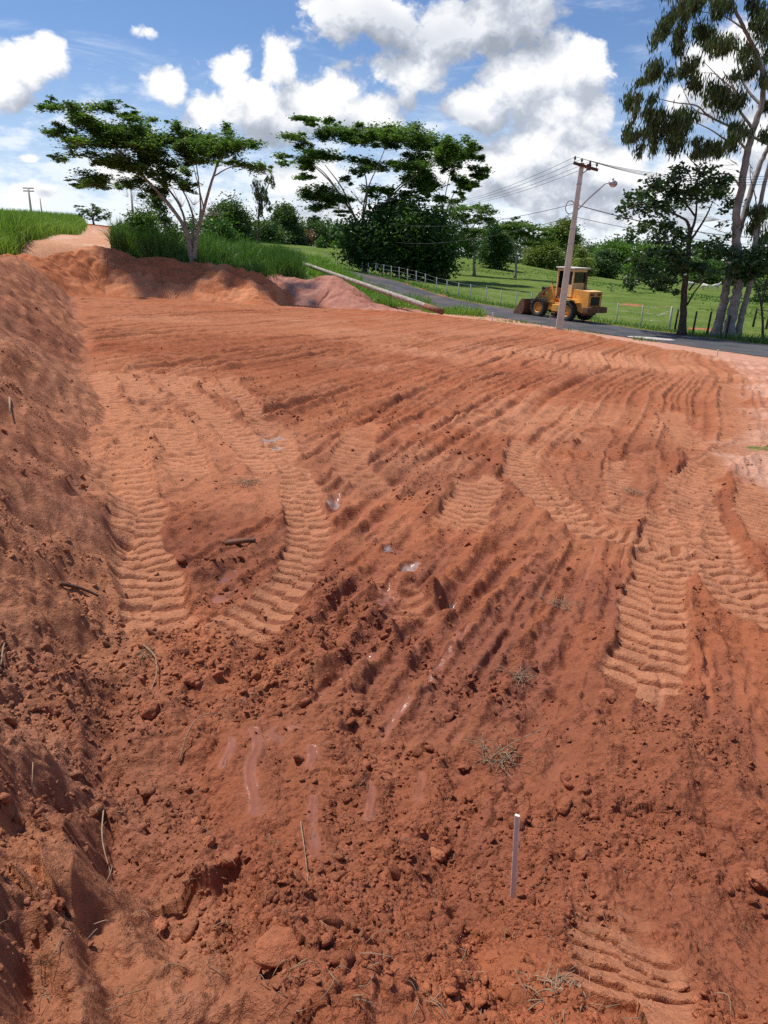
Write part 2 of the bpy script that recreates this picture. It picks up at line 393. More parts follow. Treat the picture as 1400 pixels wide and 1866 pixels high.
# ------------------------------------------------------------------ ground sheet
def track(pts, width, period=.17, depth=.045, pale=.8, lug=.035, chev=.22):
    P = np.array([onplot(*p)[:2] for p in pts]); return dict(P=smooth_path(P), w=width/2, per=period, dep=depth*.8, pale=pale*.9, lug=lug*.95, chev=chev)
TRACKS = [
 track([(345,690),(280,745),(238,800),(228,870),(250,950),(266,1030),(283,1110),(302,1190)], .50, .175, .05, .95, .045, .06),
 track([(410,690),(500,800),(545,880),(560,960),(548,1040),(480,1115),(370,1200)], .42, .175, .05, .9, .045, .06),
 track([(185,680),(200,760),(212,830),(225,900)], .55, .18, .04, 1.0, .04, .06),
 track([(230,680),(290,760),(330,820),(350,880)], .55, .18, .04, 1.0, .035),
 track([(300,690),(390,760),(470,830),(520,890)], .55, .18, .03, .95, .03),
 track([(250,680),(360,700),(470,740)], .55, .2, .03, .85, .03),
 track([(965,800),(952,850),(985,905),(1060,965),(1150,995),(1250,1020),(1340,1085),(1440,1150)], .50, .16, .045, 1.0, .04),
 track([(1140,845),(1130,920),(1108,1000)], .50, .15, .04, .95, .035),
 track([(1380,800),(1290,850),(1225,920),(1208,1000),(1196,1080),(1185,1160),(1168,1255)], .52, .16, .05, 1.0, .045),
 track([(1300,850),(1262,910),(1290,990),(1345,1060),(1440,1130)], .50, .15, .045, 1.0, .04),
 track([(1215,755),(1250,800),(1300,850)], .50, .17, .03, .7, .03),
 track([(1090,790),(1070,850),(1075,920)], .45, .16, .025, .35, .035),
 track([(1005,820),(1020,880),(1070,950)], .45, .15, .025, .4, .035),
 track([(1170,830),(1180,880),(1160,940)], .5, .15, .025, .35, .035),
 track([(875,880),(850,930),(815,985)], .55, .18, .035, .85, .035),
 track([(660,780),(640,850),(690,900)], .5, .2, .02, .55, .025),
 track([(1370,850),(1385,930),(1410,1010)], .5, .15, .04, 1.0, .035),
 track([(700,1050),(735,1110),(770,1170)], .40, .16, .04, .5, .04),
 track([(1330,700),(1340,790),(1330,860)], .6, .2, .03, .6, .03),
]
zp = lambda px, py: onplot(px, py)[:2]
BIGP = dict(P=np.array([onground(1085,1610)[:2], onground(1125,1720)[:2], onground(1165,1845)[:2]]), w=.20, per=.118, dep=.05, pale=.65, lug=.05, chev=-.10, solid=1)
TRACKS[6]['solid'] = 1; TRACKS[8]['solid'] = 1; TRACKS.append(TRACKS.pop(6)); TRACKS.append(BIGP)
def strip(a, b, w, wet): return (zp(*a), zp(*b), w, wet)
STRIPS = [strip((1205,1175),(1198,1305),.085,.35), strip((1287,1185),(1288,1315),.085,.35), strip((467,1335),(465,1485),.10,.9), strip((567,1365),(566,1585),.085,1.), strip((672,1430),(674,1495),.08,.8),
 strip((765,1410),(762,1460),.08,.5), strip((1360,1190),(1385,1420),.10,.2), strip((1330,985),(1338,1060),.08,.4), strip((1135,1000),(1132,1060),.06,.5), strip((1083,1000),(1070,1060),.06,.5), strip((985,990),(955,1040),.06,.5),
 strip((790,1250),(860,1150),.10,.7), strip((700,1350),(745,1290),.10,.8), strip((880,1220),(930,1160),.09,.4), strip((1000,1420),(1035,1340),.14,.35), strip((580,1280),(620,1230),.08,.8), strip((500,1345),(530,1320),.16,.8), strip((690,1110),(720,1060),.10,.9),
 strip((830,1360),(850,1300),.10,.4), strip((960,1290),(990,1230),.10,.2), strip((905,1080),(975,1005),.07,.5), strip((760,1200),(735,1160),.08,.6), strip((420,1350),(415,1400),.08,.8)]
PUD = [(495,800,.16),(508,815,.12),(480,793,.1),(605,915,.10),(612,905,.08),(590,885,.06),(560,865,.06),(745,1038,.09),(738,1045,.06),(825,1103,.07),(815,1108,.05),(698,1100,.09),(708,1000,.06),(680,975,.06),(535,1185,.06),(607,1190,.06),(682,1197,.06),(453,1185,.05),(428,727,.12),(335,650,.14),(350,640,.1),(415,1050,.10),(405,1085,.09),(1195,1110,.02),(515,640,.1),(670,965,.05)]
RUTS = [[(640,1370),(760,1230),(880,1090),(985,985),(1060,900)], [(560,1300),(690,1160),(830,1010),(960,890)], [(700,1400),(800,1270),(900,1140),(1000,1010),(1080,930)], [(780,1400),(880,1260),(960,1130),(1040,1010)],
 [(600,1240),(720,1110),(850,960)], [(560,1180),(680,1050),(800,930),(900,850)], [(860,1400),(940,1270),(1010,1140),(1075,1010)], [(950,1400),(1010,1290),(1070,1160),(1120,1050)], [(540,1100),(640,1000),(760,890),(900,780)],
 [(560,1020),(660,930),(790,830),(950,730)], [(570,960),(700,850),(850,750),(1000,690)], [(560,900),(700,800),(850,710),(1000,650)], [(1020,1420),(1060,1310),(1100,1180),(1130,1020)], [(540,850),(680,760),(840,680),(1000,630)],
 [(1245,1330),(1245,1170)], [(1335,1390),(1325,1180)], [(620,1330),(735,1190),(860,1050),(970,940)], [(745,1400),(845,1260),(935,1130),(1020,1010)], [(905,1400),(975,1280),(1040,1150),(1098,1030)], [(480,1010),(600,900),(740,800)]]
GLINTS = {(495,800),(508,815),(605,915),(590,885),(745,1038),(825,1103),(708,1000)}  # puddles painted pale for the cloud they mirror and their turbid water
def clods_h(x, y, sp, amp):
    """crumbly loose soil: three sizes of broken lumps"""
    h = 0
    for wl, hh, sd, mean in ((.30, .034, 1, .006), (.14, .022, 2, .004), (.07, .010, 3, .002)):
        wx = x + .55*wl*fbm(x, y, wl*.7, 3, .6, sd+60); wy = y + .55*wl*fbm(x, y, wl*.7, 3, .6, sd+70)
        d, rid = cells(wx, wy, wl, sd); k = np.clip(rid*2.2-.95, 0, 1)
        h = h + (hh*k*np.sqrt(np.clip(1.0 - (d/.52)**2, 0, 1))*(1+.5*fbm(x, y, wl*.45, 2, .6, sd+80)) - mean)*np.clip(wl/sp/2.5 - .6, 0, 1)
    return h*amp
FG = {}; NF = 1080
def fine_lookup(x, y, key='z'):
    """value of the finished ground sheet at x, y (inside the fine sector)"""
    rr = np.hypot(x, y); i = np.clip(np.searchsorted(FG['r'], rr), 1, len(FG['r'])-2); j = np.clip(np.rint((np.arctan2(x, y)+math.radians(48))/math.radians(96/(NF-1))), 0, NF-1).astype(int)
    a, b = FG[key][i-1, j], FG[key][i, j]
    f = np.clip((rr-FG['r'][i-1])/(FG['r'][i]-FG['r'][i-1]), 0, 1); f = f[..., None] if a.ndim > f.ndim else f
    return a*(1-f)+b*f
def build_ground():
    r = [.30]
    while r[-1] < 62:
        q = r[-1]; r.append(q + min(max(q*q*5.0e-4, .0042), .0115*q, .038 if q < 14 else .06 if q < 46 else 9))
    while r[-1] < 4200: r.append(r[-1]*1.045)
    r = np.array(r); fine = np.radians(np.linspace(-48, 48, NF)); coarse = np.radians(np.linspace(48, 312, 84)[1:-1])
    th = np.concatenate([fine, coarse]); nr, nt = len(r), len(th)
    R, TH = np.meshgrid(r, th, indexing='ij'); x = (R*np.sin(TH)).ravel(); y = (R*np.cos(TH)).ravel(); R = R.ravel()
    dth = np.where(np.arange(nt) < NF, np.radians(96/(NF-1)), np.radians(3.2)); sp = np.maximum(np.tile(dth, nr)*R, np.repeat(np.gradient(r), nt))*1.0
    z = zbase(x, y); s = s_of(x, y); t = t_of(x, y); ins = inside(x, y); D = np.hypot(x, y)
    al, ac = road_uv(x, y)
    nearm = np.where(D < 75)[0]
    soilzone = np.maximum(sst(ins, -.6, .5)*sst(s, -14, -9), 0)                              # the plot and the bank
    soilzone = np.where((s < 0) & (t < 36) & (s > -9), 1.0, soilzone)
    X, Y, S, Tt, SP = x[nearm], y[nearm], s[nearm], t[nearm], np.minimum(sp[nearm], .9*sp[nearm]); DD = D[nearm]; INS = ins[nearm]; SZ = soilzone[nearm]
    dz = np.zeros(len(X)); 
    onp = sst(S, -.1, .5)*sst(INS, -.4, .4)
    # --- furrows left by the blade and teeth, all running one way
    warp = .34*fbm(X, Y, 8.0, 3, .5, 11) + .05*fbm(X, Y, 1.4, 3, .6, 12)
    bend = .5*np.exp(-((X-6.8)**2+(Y-24)**2)/30.)*np.sin((Y-24)*.5)
    q = X*.93 - Y*.372 + warp + bend; l = X*.372 + Y*.93
    def ridge(wl, sd, stretch):
        c = q/wl; n = vn(c, l/stretch, sd); return n
    SPL = DD*math.radians(96/(NF-1))
    rg = lambda wl, sd, st: (.42 - 1.7*np.abs(ridge(wl, sd, st)))*np.clip(wl/SPL/2.5-.6, 0, 1)
    fz = .60*rg(.27, 21, 16.0) + .40*rg(.55, 22, 28.0) + .42*rg(.135, 23, 8.0)
    fz = fz + .30*fbm(X, Y, .20, 4, .65, 29, SPL*1.5) + .22*ridge(.09, 30, 3.0)
    famp = .15*(.65 + .6*sst(fbm(X, Y, 4.0, 3, .5, 14), -.25, .25))*sst(DD, 2.2, 4.2)*(1+.25*sst(DD, 10, 25))
    # --- tracks flatten what was there
    flat = np.zeros(len(X)); tz = np.zeros(len(X)); pale = np.zeros(len(X)); groove = np.zeros(len(X)); glint = np.zeros(len(X)); wet = np.zeros(len(X))
    for T in TRACKS:
        P = T['P']; m = np.where((X > P[:, 0].min()-.6) & (X < P[:, 0].max()+.6) & (Y > P[:, 1].min()-.6) & (Y < P[:, 1].max()+.6))[0]
        if not len(m): continue
        xx = X[m] + .09*fbm(X[m], Y[m], .55, 4, .6, 31); yy = Y[m] + .09*fbm(X[m], Y[m], .55, 4, .6, 32)
        d, a, sd = seg_dist(xx, yy, P); w_ = T['w']; k = 1 - sst(d + .16*w_*fbm(X[m], Y[m], .35, 3, .6, 39), w_*.84, w_*1.04)
        pres = sst(fbm(X[m], Y[m], .9, 4, .6, 33), -.50, -.24) if not T.get('solid') else np.ones(len(m))*sst(a, .0, .5)
        k = k*(pres*sst(a.max()-a, .0, .5) if not T.get('solid') else pres)
        ph = (a + T['chev']*np.abs(sd) + np.where(sd > 0, T['per']*.3, 0) + .02*fbm(X[m], Y[m], .3, 2, .5, 34))/T['per']
        tri = np.abs(ph - np.floor(ph) - .5)*2; bar = sst(tri, .20, .46)
        res = np.clip(T['per']/SP[m]/2.2 - .35, 0, 1)
        h = -T['dep'] + T['lug']*bar*res*(.8+.5*fbm(X[m], Y[m], .25, 2, .5, 35)) + .02*np.exp(-((d-w_)/.05)**2)
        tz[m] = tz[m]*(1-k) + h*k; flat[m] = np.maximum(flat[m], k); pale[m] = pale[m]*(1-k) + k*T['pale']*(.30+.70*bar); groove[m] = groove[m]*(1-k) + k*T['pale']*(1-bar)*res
        lip = np.exp(-((d-w_*1.12)/.06)**2)*pres*(1-k); dz[m] += .035*lip*(.6+.8*fbm(X[m], Y[m], .22, 2, .5, 36))
    sflat = np.zeros(len(X)); swide = np.zeros(len(X))
    for a_, b_, w_, wt_ in STRIPS:
        w_ = w_*.72
        m = np.where((np.abs(X-(a_[0]+b_[0])/2) < abs(a_[0]-b_[0])/2+.4) & (np.abs(Y-(a_[1]+b_[1])/2) < abs(a_[1]-b_[1])/2+.4))[0]
        xx = X[m] + .05*fbm(X[m], Y[m], .25, 2, .5, 37); d, a, sd = seg_dist(xx, Y[m], [a_, b_]); k = 1 - sst(d, w_*.15, w_*.62); swide[m] = np.maximum(swide[m], 1 - sst(d, w_*.5, w_*2.2))
        k = k*sst(fbm(X[m], Y[m], .16, 3, .6, 67), -.34, -.10); dz[m] += -.006*k + .010*np.exp(-((d-w_*.8)/.06)**2); sflat[m] = np.maximum(sflat[m], k); wet[m] = np.maximum(wet[m], k*wt_)
    for px, py, rr in PUD:
        c = zp(px, py); rr = rr*.85; m = np.where((np.abs(X-c[0]) < rr*3) & (np.abs(Y-c[1]) < rr*4))[0]
        u = (X[m]-c[0])*.93 - (Y[m]-c[1])*.37; v = (X[m]-c[0])*.37 + (Y[m]-c[1])*.93
        d = np.hypot(u*1.5, v/1.7) + .9*rr*fbm(X[m], Y[m], rr*1.2, 3, .55, 38); k = 1 - sst(d, rr*.75, rr*.95); swide[m] = np.maximum(swide[m], 1 - sst(d, rr*.8, rr*2.6))
        sflat[m] = np.maximum(sflat[m], k); wet[m] = np.maximum(wet[m], k); glint[m] = np.maximum(glint[m], k*((px, py) in GLINTS)); dz[m] -= .02*(1-sst(d, rr*.8, rr*1.5))
    # --- long straight ruts pressed by the teeth, fanning from the near centre to the far right
    rutw = np.zeros(len(X))
    for pts in RUTS:
        P = smooth_path(np.array([zp(*p) for p in pts])); m = np.where((X > P[:, 0].min()-.4) & (X < P[:, 0].max()+.4) & (Y > P[:, 1].min()-.4) & (Y < P[:, 1].max()+.4))[0]
        d, a, sd = seg_dist(X[m] + .045*fbm(X[m], Y[m], .5, 3, .55, 68), Y[m], P); L_ = a.max()
        e = sst(a, 0, .6)*sst(L_-a, 0, .6)*(.35+.65*sst(fbm(X[m], Y[m], .9, 3, .6, 69), -.3, .05))*(1-.8*flat[m])
        k = (1 - sst(d, .022, .085))*e; dz[m] += -.044*k + .022*np.exp(-((d-.125)/.05)**2)*e*(1+1.2*fbm(X[m], Y[m], .12, 3, .6, 70)); rutw[m] = np.maximum(rutw[m], k)
    # --- loose soil
    loose = np.clip(.22 + .50*sst(fbm(X, Y, 3.0, 3, .55, 27), -.15, .2) + .75*sst(DD, 5.0, 2.8) + .9*sst(fbm(X, Y, 2.4, 3, .5, 15), .05, .28)*sst(DD, 14, 6), 0, 1.15)
    bankm = sst(-S, -.25, .25)*SZ
    loose = np.maximum(loose, bankm*(.30 + .55*sst(fbm(X, Y, 1.5, 2, .5, 16), -.1, .2)))
    loose = loose*np.clip(SZ, .0, 1)
    smoothbank = bankm*sst(fbm(X*1.0, Y*.6, 1.6, 2, .5, 17), .08, .3)
    keep = (1 - .86*flat)*(1 - .97*sflat)*(1 - .6*swide)
    dz += onp*famp*fz*keep
    dz += clods_h(X, Y, SP, loose*keep*(1-.6*smoothbank))
    fine_ = .034*fbm(X, Y, .20, 6, .66, 18, SP) + .05*fbm(X, Y, .9, 3, .5, 19)
    dz += fine_*SZ*keep*(.55+.9*np.clip(loose, 0, 1)) + .006*fbm(X, Y, .09, 3, .6, 20, SP)*SZ*(1-sflat)
    gul = vn(Tt/.34 + .8*fbm(X, Y, 1.2, 3, .5, 45), S/2.4, 46) + .6*vn(Tt/.13 + .8*fbm(X, Y, .6, 3, .5, 47), S/1.3, 48)
    step = np.abs(fbm(Tt*.35, S*1.6, .55, 4, .6, 49, SP))
    dz += bankm*(.17*fbm(X, Y, 1.1, 5, .55, 24, SP) - .13*np.abs(fbm(X+.5*Y, Y, .8, 4, .6, 25, SP)) + .085*gul - .12*step)
    dz += onp*.05*fbm(X, Y, 2.2, 3, .5, 26)
    dz += tz*onp if False else tz
    # --- foreground: ledge, hole and broken slabs on the spoil at the left
    def G(px, py, lo=1.0): return onground(px, py)[:2]
    def crest(pts, hgt, wl, wr, sd):
        P = smooth_path(np.array([G(*p) for p in pts])); m = np.where((np.abs(X-P[:, 0].mean()) < 2.5) & (np.abs(Y-P[:, 1].mean()) < 2.5))[0]
        d, a, sg = seg_dist(X[m] + .07*fbm(X[m], Y[m], .3, 3, .5, sd), Y[m] + .07*fbm(X[m], Y[m], .3, 3, .5, sd+1), P)
        e = np.where(sg > 0, np.exp(-(d/wr)**2), np.exp(-(d/wl)**2)); dz[m] += hgt*e
    crest([(-80,1330),(60,1385),(160,1425),(235,1490)], .13, .06, .30, 80)
    crest([(-80,1400),(60,1430),(170,1470),(230,1540)], -.14, .10, .12, 82)
    crest([(385,1595),(455,1600),(500,1680),(525,1730)], .12, .12, .05, 84)
    crest([(400,1650),(450,1660),(480,1730)], -.10, .12, .08, 86)
    crest([(-50,1500),(20,1560),(10,1640)], -.16, .08, .08, 88)
    crest([(130,1580),(175,1650),(190,1740),(260,1800),(380,1840)], -.18, .10, .22, 90)
    crest([(60,1560),(120,1660),(150,1760)], .10, .16, .05, 92)
    crest([(820,1560),(880,1700),(870,1840)], -.06, .08, .08, 94)
    crest([(430,1760),(520,1790),(590,1830)], .07, .14, .10, 96)
    crest([(1180,1380),(1280,1440),(1380,1500)], .07, .12, .12, 98)
    z[nearm] += dz
    # roadbed lies under the asphalt sheet
    rb = sst(ac, -.05, .25)*sst(-(ac-ROAD_W), -.05, .25)*(al > -60)*(al < 140); z -= .14*rb
    # --- colours
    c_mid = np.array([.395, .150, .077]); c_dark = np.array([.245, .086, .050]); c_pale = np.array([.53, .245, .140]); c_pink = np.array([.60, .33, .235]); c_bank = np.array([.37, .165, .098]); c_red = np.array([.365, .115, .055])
    n = len(x); colr = np.tile(c_mid, (n, 1))
    def lay(c, k): 
        nonlocal colr; colr = colr*(1-k[:, None]) + c*k[:, None]
    L = lambda wl, sd, o=4: fbm(x, y, wl, o, .55, sd)
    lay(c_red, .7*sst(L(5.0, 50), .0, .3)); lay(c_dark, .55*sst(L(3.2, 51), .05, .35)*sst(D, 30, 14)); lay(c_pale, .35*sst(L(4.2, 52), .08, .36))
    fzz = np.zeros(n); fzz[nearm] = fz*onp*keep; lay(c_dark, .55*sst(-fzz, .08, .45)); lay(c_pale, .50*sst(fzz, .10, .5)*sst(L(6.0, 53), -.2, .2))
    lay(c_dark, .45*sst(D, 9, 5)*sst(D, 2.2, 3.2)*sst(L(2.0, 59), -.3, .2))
    for (px, py, ru, rv, kk, cc) in ((430,640,4.6,4.2,.65,c_red*.78),(600,715,3.2,2.6,.5,c_red*.8),(420,1010,.75,1.0,.6,c_dark),(1120,720,2.2,2.5,.5,c_red*.85),(640,1130,1.1,.8,.5,c_dark),(950,650,5,4,.4,c_pale),(900,780,1.6,1.5,.45,c_pale)):
        c0_ = zp(px, py); lay(cc, kk*sst(np.hypot((x-c0_[0])/ru, (y-c0_[1])/rv) + .8*L(max(ru, 1)*.5, 66), 1.15, .55)*sst(s, 0, .5))
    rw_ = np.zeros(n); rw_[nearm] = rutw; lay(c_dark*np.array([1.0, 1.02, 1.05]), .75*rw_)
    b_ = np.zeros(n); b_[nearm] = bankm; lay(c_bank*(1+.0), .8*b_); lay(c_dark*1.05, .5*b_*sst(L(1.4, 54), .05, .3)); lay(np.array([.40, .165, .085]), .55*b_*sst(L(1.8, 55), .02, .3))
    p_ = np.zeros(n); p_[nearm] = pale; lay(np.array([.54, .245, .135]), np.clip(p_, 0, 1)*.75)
    mk_ = np.zeros(n); mk_[nearm] = glint; lay(np.array([.44, .37, .34]), .6*mk_)  # bright sky reflection and cloudy water laid into the colour as pale grey
    gv = np.zeros(n); gv[nearm] = groove; lay(c_dark, .6*np.clip(gv, 0, 1))  # tread grooves darkened in the soil colour, imitating shade between the bars
    lt = sst(np.hypot((x+3.4)/1.5, (y-9.6)/3.6) + .5*L(1.5, 56), 1.25, .55); lay(np.array([.50, .21, .11]), .40*lt)         # dry crust beside the bank
    pk = sst(x - 4.45 - .43*(y-9) + 1.6*L(1.6, 57, 5), -.1, .9)*sst(y, 6.0, 9.0); lay(c_pink*np.array([.98, 1.0, 1.0]), .9*pk*sst(ins, -.4, .2)*(.55+.45*sst(L(.5, 65), -.1, .15)))
    edge = np.exp(-((ins+.25+.6*L(1.5, 58))/.30)**2)*(x > -3); lay(c_pink*.9, .6*edge)
    lay(c_pink, (al > -80)*(ac < .3)*sst(-ins, .0, .5)*.8)
    # dirt road up the slope at the left
    DR = [at(-160,492,26)[:2], at(-40,474,33)[:2], at(60,462,40)[:2], at(110,448,48)[:2], at(160,430,62)[:2], at(192,415,90)[:2], at(196,404,120)[:2]]
    dr_, da_, _ = seg_dist(x, y, smooth_path(np.array(DR))); hw = 3.2 + .03*da_
    drk = 1 - sst(dr_ + 1.4*L(4.0, 63), hw*.8, hw*1.15); drz = drk*np.maximum(sst(-s, 4.0, 5.5), sst(-ins, 0, 1)); lay(np.array([.55, .285, .175]), drz); lay(np.array([.62, .42, .32]), .6*drz*sst(L(2.0, 64), 0, .3))
    crestk = sst(np.hypot(x+33, y-104), 15, 6); lay(np.array([.42, .13, .07]), crestk)
    # --- grass
    g = 1 - soilzone; g = g*sst(-ins, .2, 2.0)
    g = np.where((s < -9) | ((s < 0) & (t > 36)), np.maximum(g, sst(-s, 9, 12)), g)
    g *= (1-drk)*(1-crestk)
    verge = (ac > -2.5) & (ac < .0) & (al < 26) & (al > -40) & (ins < -.3); g = np.where(verge, .44, g); g = np.where((ac >= 0) & (ac < ROAD_W) & (D < 150), .0, g)
    g = np.where((ac > ROAD_W) & (ac < ROAD_W+1.2), .58, g)
    g = np.where((al < 8) & (ac < -.5), 0, g)
    for (px, py, rr) in ((1190,560,1.6),(1170,552,1.2),(1290,600,1.5),(1150,556,.9)):
        c = onground(px, py)[:2]; g -= .75*sst(np.hypot((x-c[0])/2.2, y-c[1]), rr, rr*.3)
    for (px, py, rr) in ((1385,820,.55),):
        if rr: c = zp(px, py); g = np.maximum(g, .62*sst(np.hypot(x-c[0], y-c[1]), rr, rr*.2))
    w2 = np.zeros(n); w2[nearm] = np.maximum(wet, .20*rutw*sst(DD, 9, 5)); damp = np.zeros(n); damp[nearm] = np.clip(-fz, 0, 1)*onp*keep; w2 = np.maximum(w2, .30*sst(damp, .12, .4)*sst(D, 16, 5)*sst(D, 2.2, 3.0))
    cl_w = np.zeros(n); cl_w[nearm] = SZ*keep*np.clip(loose, 0, 1.2)*(1-.8*smoothbank)
    FG.update(r=r, nt=nt, z=z.reshape(nr, nt), w=cl_w.reshape(nr, nt), c=np.clip(colr, 0, 1).reshape(nr, nt, 3))
    V = np.stack([x, y, z], 1); i = np.arange(nr-1)[:, None]*nt; j = np.arange(nt)[None]; j2 = (j+1) % nt
    Q = np.stack([i+j, i+j2, i+nt+j2, i+nt+j], -1).reshape(-1, 4)[:, ::-1]
    # close the small hole at the middle
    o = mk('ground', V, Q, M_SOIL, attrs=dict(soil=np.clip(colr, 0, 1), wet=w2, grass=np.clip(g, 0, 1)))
    tag(o, kind='structure'); return o
import time as _t
_t0 = _t.time()
ground = build_ground()
def onground(px, py, lo=1.0, hi=400.0):
    """as before, but on the finished ground sheet where it is fine"""
    r = ray(px, py); t = np.geomspace(lo, hi, 5000); p = r[None]*t[:, None]; p[:, 2] += CH
    zz_ = np.where(np.hypot(p[:, 0], p[:, 1]) < 40, fine_lookup(p[:, 0], p[:, 1]), zbase(p[:, 0], p[:, 1])); below = p[:, 2] < zz_; i = int(np.argmax(below)); return p[i] if below.any() else p[-1]
def crumbs():
    """loose lumps and crumbs of earth lying on the ground: too many to count"""
    R = np.random.default_rng(21); vars_ = []
    for q in range(10):
        bm = bmesh.new(); bmesh.ops.create_icosphere(bm, subdivisions=2, radius=1); P = np.array([v.co[:] for v in bm.verts]); Fi = np.array([[v.index for v in f.verts] for f in bm.faces]); bm.free()
        k = 1 + .75*fbm(P[:, 0]+P[:, 2]*.7+q*3, P[:, 1]+P[:, 2]*.5, 1.2, 3, .6, q) + .3*R.normal(size=3)@P.T*0
        vars_.append((P*k[:, None]*np.array([1, .75+.3*R.random(), .6+.2*R.random()]), Fi))
    Vs, Fs, Cs, off = [], [], [], 0
    def put(n, r0, r1, s0, s1, pw):
        nonlocal off
        a = R.uniform(-.80, .80, n*7); d = np.exp(R.uniform(math.log(r0), math.log(r1), n*7)); x = d*np.sin(a); y = d*np.cos(a)
        w_ = fine_lookup(x, y, 'w'); cl = sst(fbm(x, y, .55, 3, .6, 90), -.25, .25); k = R.random(n*7) < w_*cl; x, y = x[k][:n], y[k][:n]; m = len(x)
        z = fine_lookup(x, y); col = fine_lookup(x, y, 'c'); sz = s0 + (s1-s0)*R.random(m)**pw; rot = R.uniform(0, 6.28, m); ti = R.normal(size=(m, 2))*.5; vi = R.integers(0, 10, m); tn = R.uniform(.85, 1.22, m)
        for q in range(10):
            ii = np.where(vi == q)[0]; P, Fi = vars_[q]; c, s = np.cos(rot[ii])[:, None], np.sin(rot[ii])[:, None]
            p = P[None]*sz[ii][:, None, None]; zt_ = p[..., 2] + p[..., 0]*ti[ii, 0][:, None] + p[..., 1]*ti[ii, 1][:, None]
            v = np.stack([p[..., 0]*c-p[..., 1]*s+x[ii][:, None], p[..., 0]*s+p[..., 1]*c+y[ii][:, None], zt_+(z[ii]-sz[ii]*.05)[:, None]], -1)
            Vs.append(v.reshape(-1, 3)); Fs.append((Fi[None]+(off+np.arange(len(ii))*len(P))[:, None, None]).reshape(-1, 3)); off += len(ii)*len(P); Cs.append(np.repeat(np.clip(col[ii]*tn[ii][:, None], 0, 1), len(P), 0))
    put(16000, 1.1, 4.5, .003, .014, 2.6); put(650, 1.2, 4.6, .014, .040, 3.2); put(9000, 3.5, 10, .005, .020, 3.0); put(250, 3.5, 9, .02, .04, 3.0); put(3000, 9, 22, .010, .030, 2.6)
    V = np.vstack(Vs); o = mk('soil_crumbs', V, np.vstack(Fs), M_SOIL, attrs=dict(soil=np.vstack(Cs), wet=np.zeros(len(V)), grass=np.zeros(len(V))))
    tag(o, 'loose lumps and crumbs of red soil scattered over the ground', 'soil crumbs', kind='stuff')
crumbs()
print('ground', len(ground.data.vertices), _t.time()-_t0)
# ------------------------------------------------------------------ road, spoil heaps
M_ASPH, k_, out_ = mat_new('asphalt'); g_ = k_.n('ShaderNodeNewGeometry').outputs['Position']
c_ = k_.mix(k_.ss(k_.noise(g_, .7, 6, .65), .35, .7), (.040, .040, .046), (.085, .083, .088)); c_ = k_.mix(k_.m('MULTIPLY', k_.ss(k_.noise(g_, .45, 6, .7), .46, .72), .6), c_, (.19, .115, .085))
k_.put(out_, 0, k_.n('ShaderNodeBsdfPrincipled', i={'Base Color': c_, 'Roughness': .85}).outputs[0])
def road_sheet(name, a0, a1, w0, w1, lift, mat, wob=0.0, na=120):
    a = np.linspace(a0, a1, na); wv = np.linspace(0, 1, 7); A, Wq = np.meshgrid(a, wv, indexing='ij')
    lo = w0 + wob*fbm(A*1.0, A*0+3, 2.2, 3, .5, 5); hi = w1 + wob*fbm(A*1.0, A*0+9, 2.2, 3, .5, 6); ac = lo + (hi-lo)*Wq
    x = N0[0] + ND[0]*A + NR[0]*ac; y = N0[1] + ND[1]*A + NR[1]*ac; z = zbase(x, y) + lift
    V = np.stack([x, y, z], -1).reshape(-1, 3); i = np.arange(na-1)[:, None]*7; j = np.arange(6)[None]
    return mk(name, V, np.stack([i+j, i+j+7, i+j+8, i+j+1], -1).reshape(-1, 4)[:, ::-1], mat)
tag(road_sheet('road', -45, 96, -.10, ROAD_W+.10, .012, M_ASPH, .22, 260), kind='structure')
M_SAND = mat_plain('spilled_sand', (.55, .50, .44), .9, var=.3, scale=3)
p0 = onground(1148, 614); al0, ac0 = road_uv(p0[0], p0[1]); p1 = onground(1228, 621); al1, ac1 = road_uv(p1[0], p1[1])
def sand_sheet():
    # a low spill of pale sand lying on the asphalt, ragged outline
    c = (p0+p1)/2; L = np.linalg.norm((p1-p0)[:2])/2*1.05; ang = math.atan2(p1[1]-p0[1], p1[0]-p0[0]); n = 48; V = [[0, 0, .05]]; rows = [(.5, .045), (.85, .03), (1.0, -.01)]
    for f, h in rows:
        for q in range(n):
            a = 2*math.pi*q/n; rr = f*(1 + .35*float(vn(np.array([math.cos(a)*1.7+5]), np.array([math.sin(a)*1.7+2]), 3)[0])); V.append([L*rr*math.cos(a), .62*rr*math.sin(a), h])
    Fs = [(0, 1+q, 1+(q+1) % n) for q in range(n)] + [(1+r*n+q, 1+(r+1)*n+q, 1+(r+1)*n+(q+1) % n, 1+r*n+(q+1) % n) for r in range(2) for q in range(n)]
    V = np.array(V); ca, sa = math.cos(ang), math.sin(ang); x = c[0]+V[:, 0]*ca-V[:, 1]*sa; y = c[1]+V[:, 0]*sa+V[:, 1]*ca
    return mk('sand_patch', np.stack([x, y, zbase(x, y)+.02+V[:, 2]], 1), Fs, M_SAND)
tag(sand_sheet(), 'pale patch of spilled sand lying on the asphalt', 'sand patch')

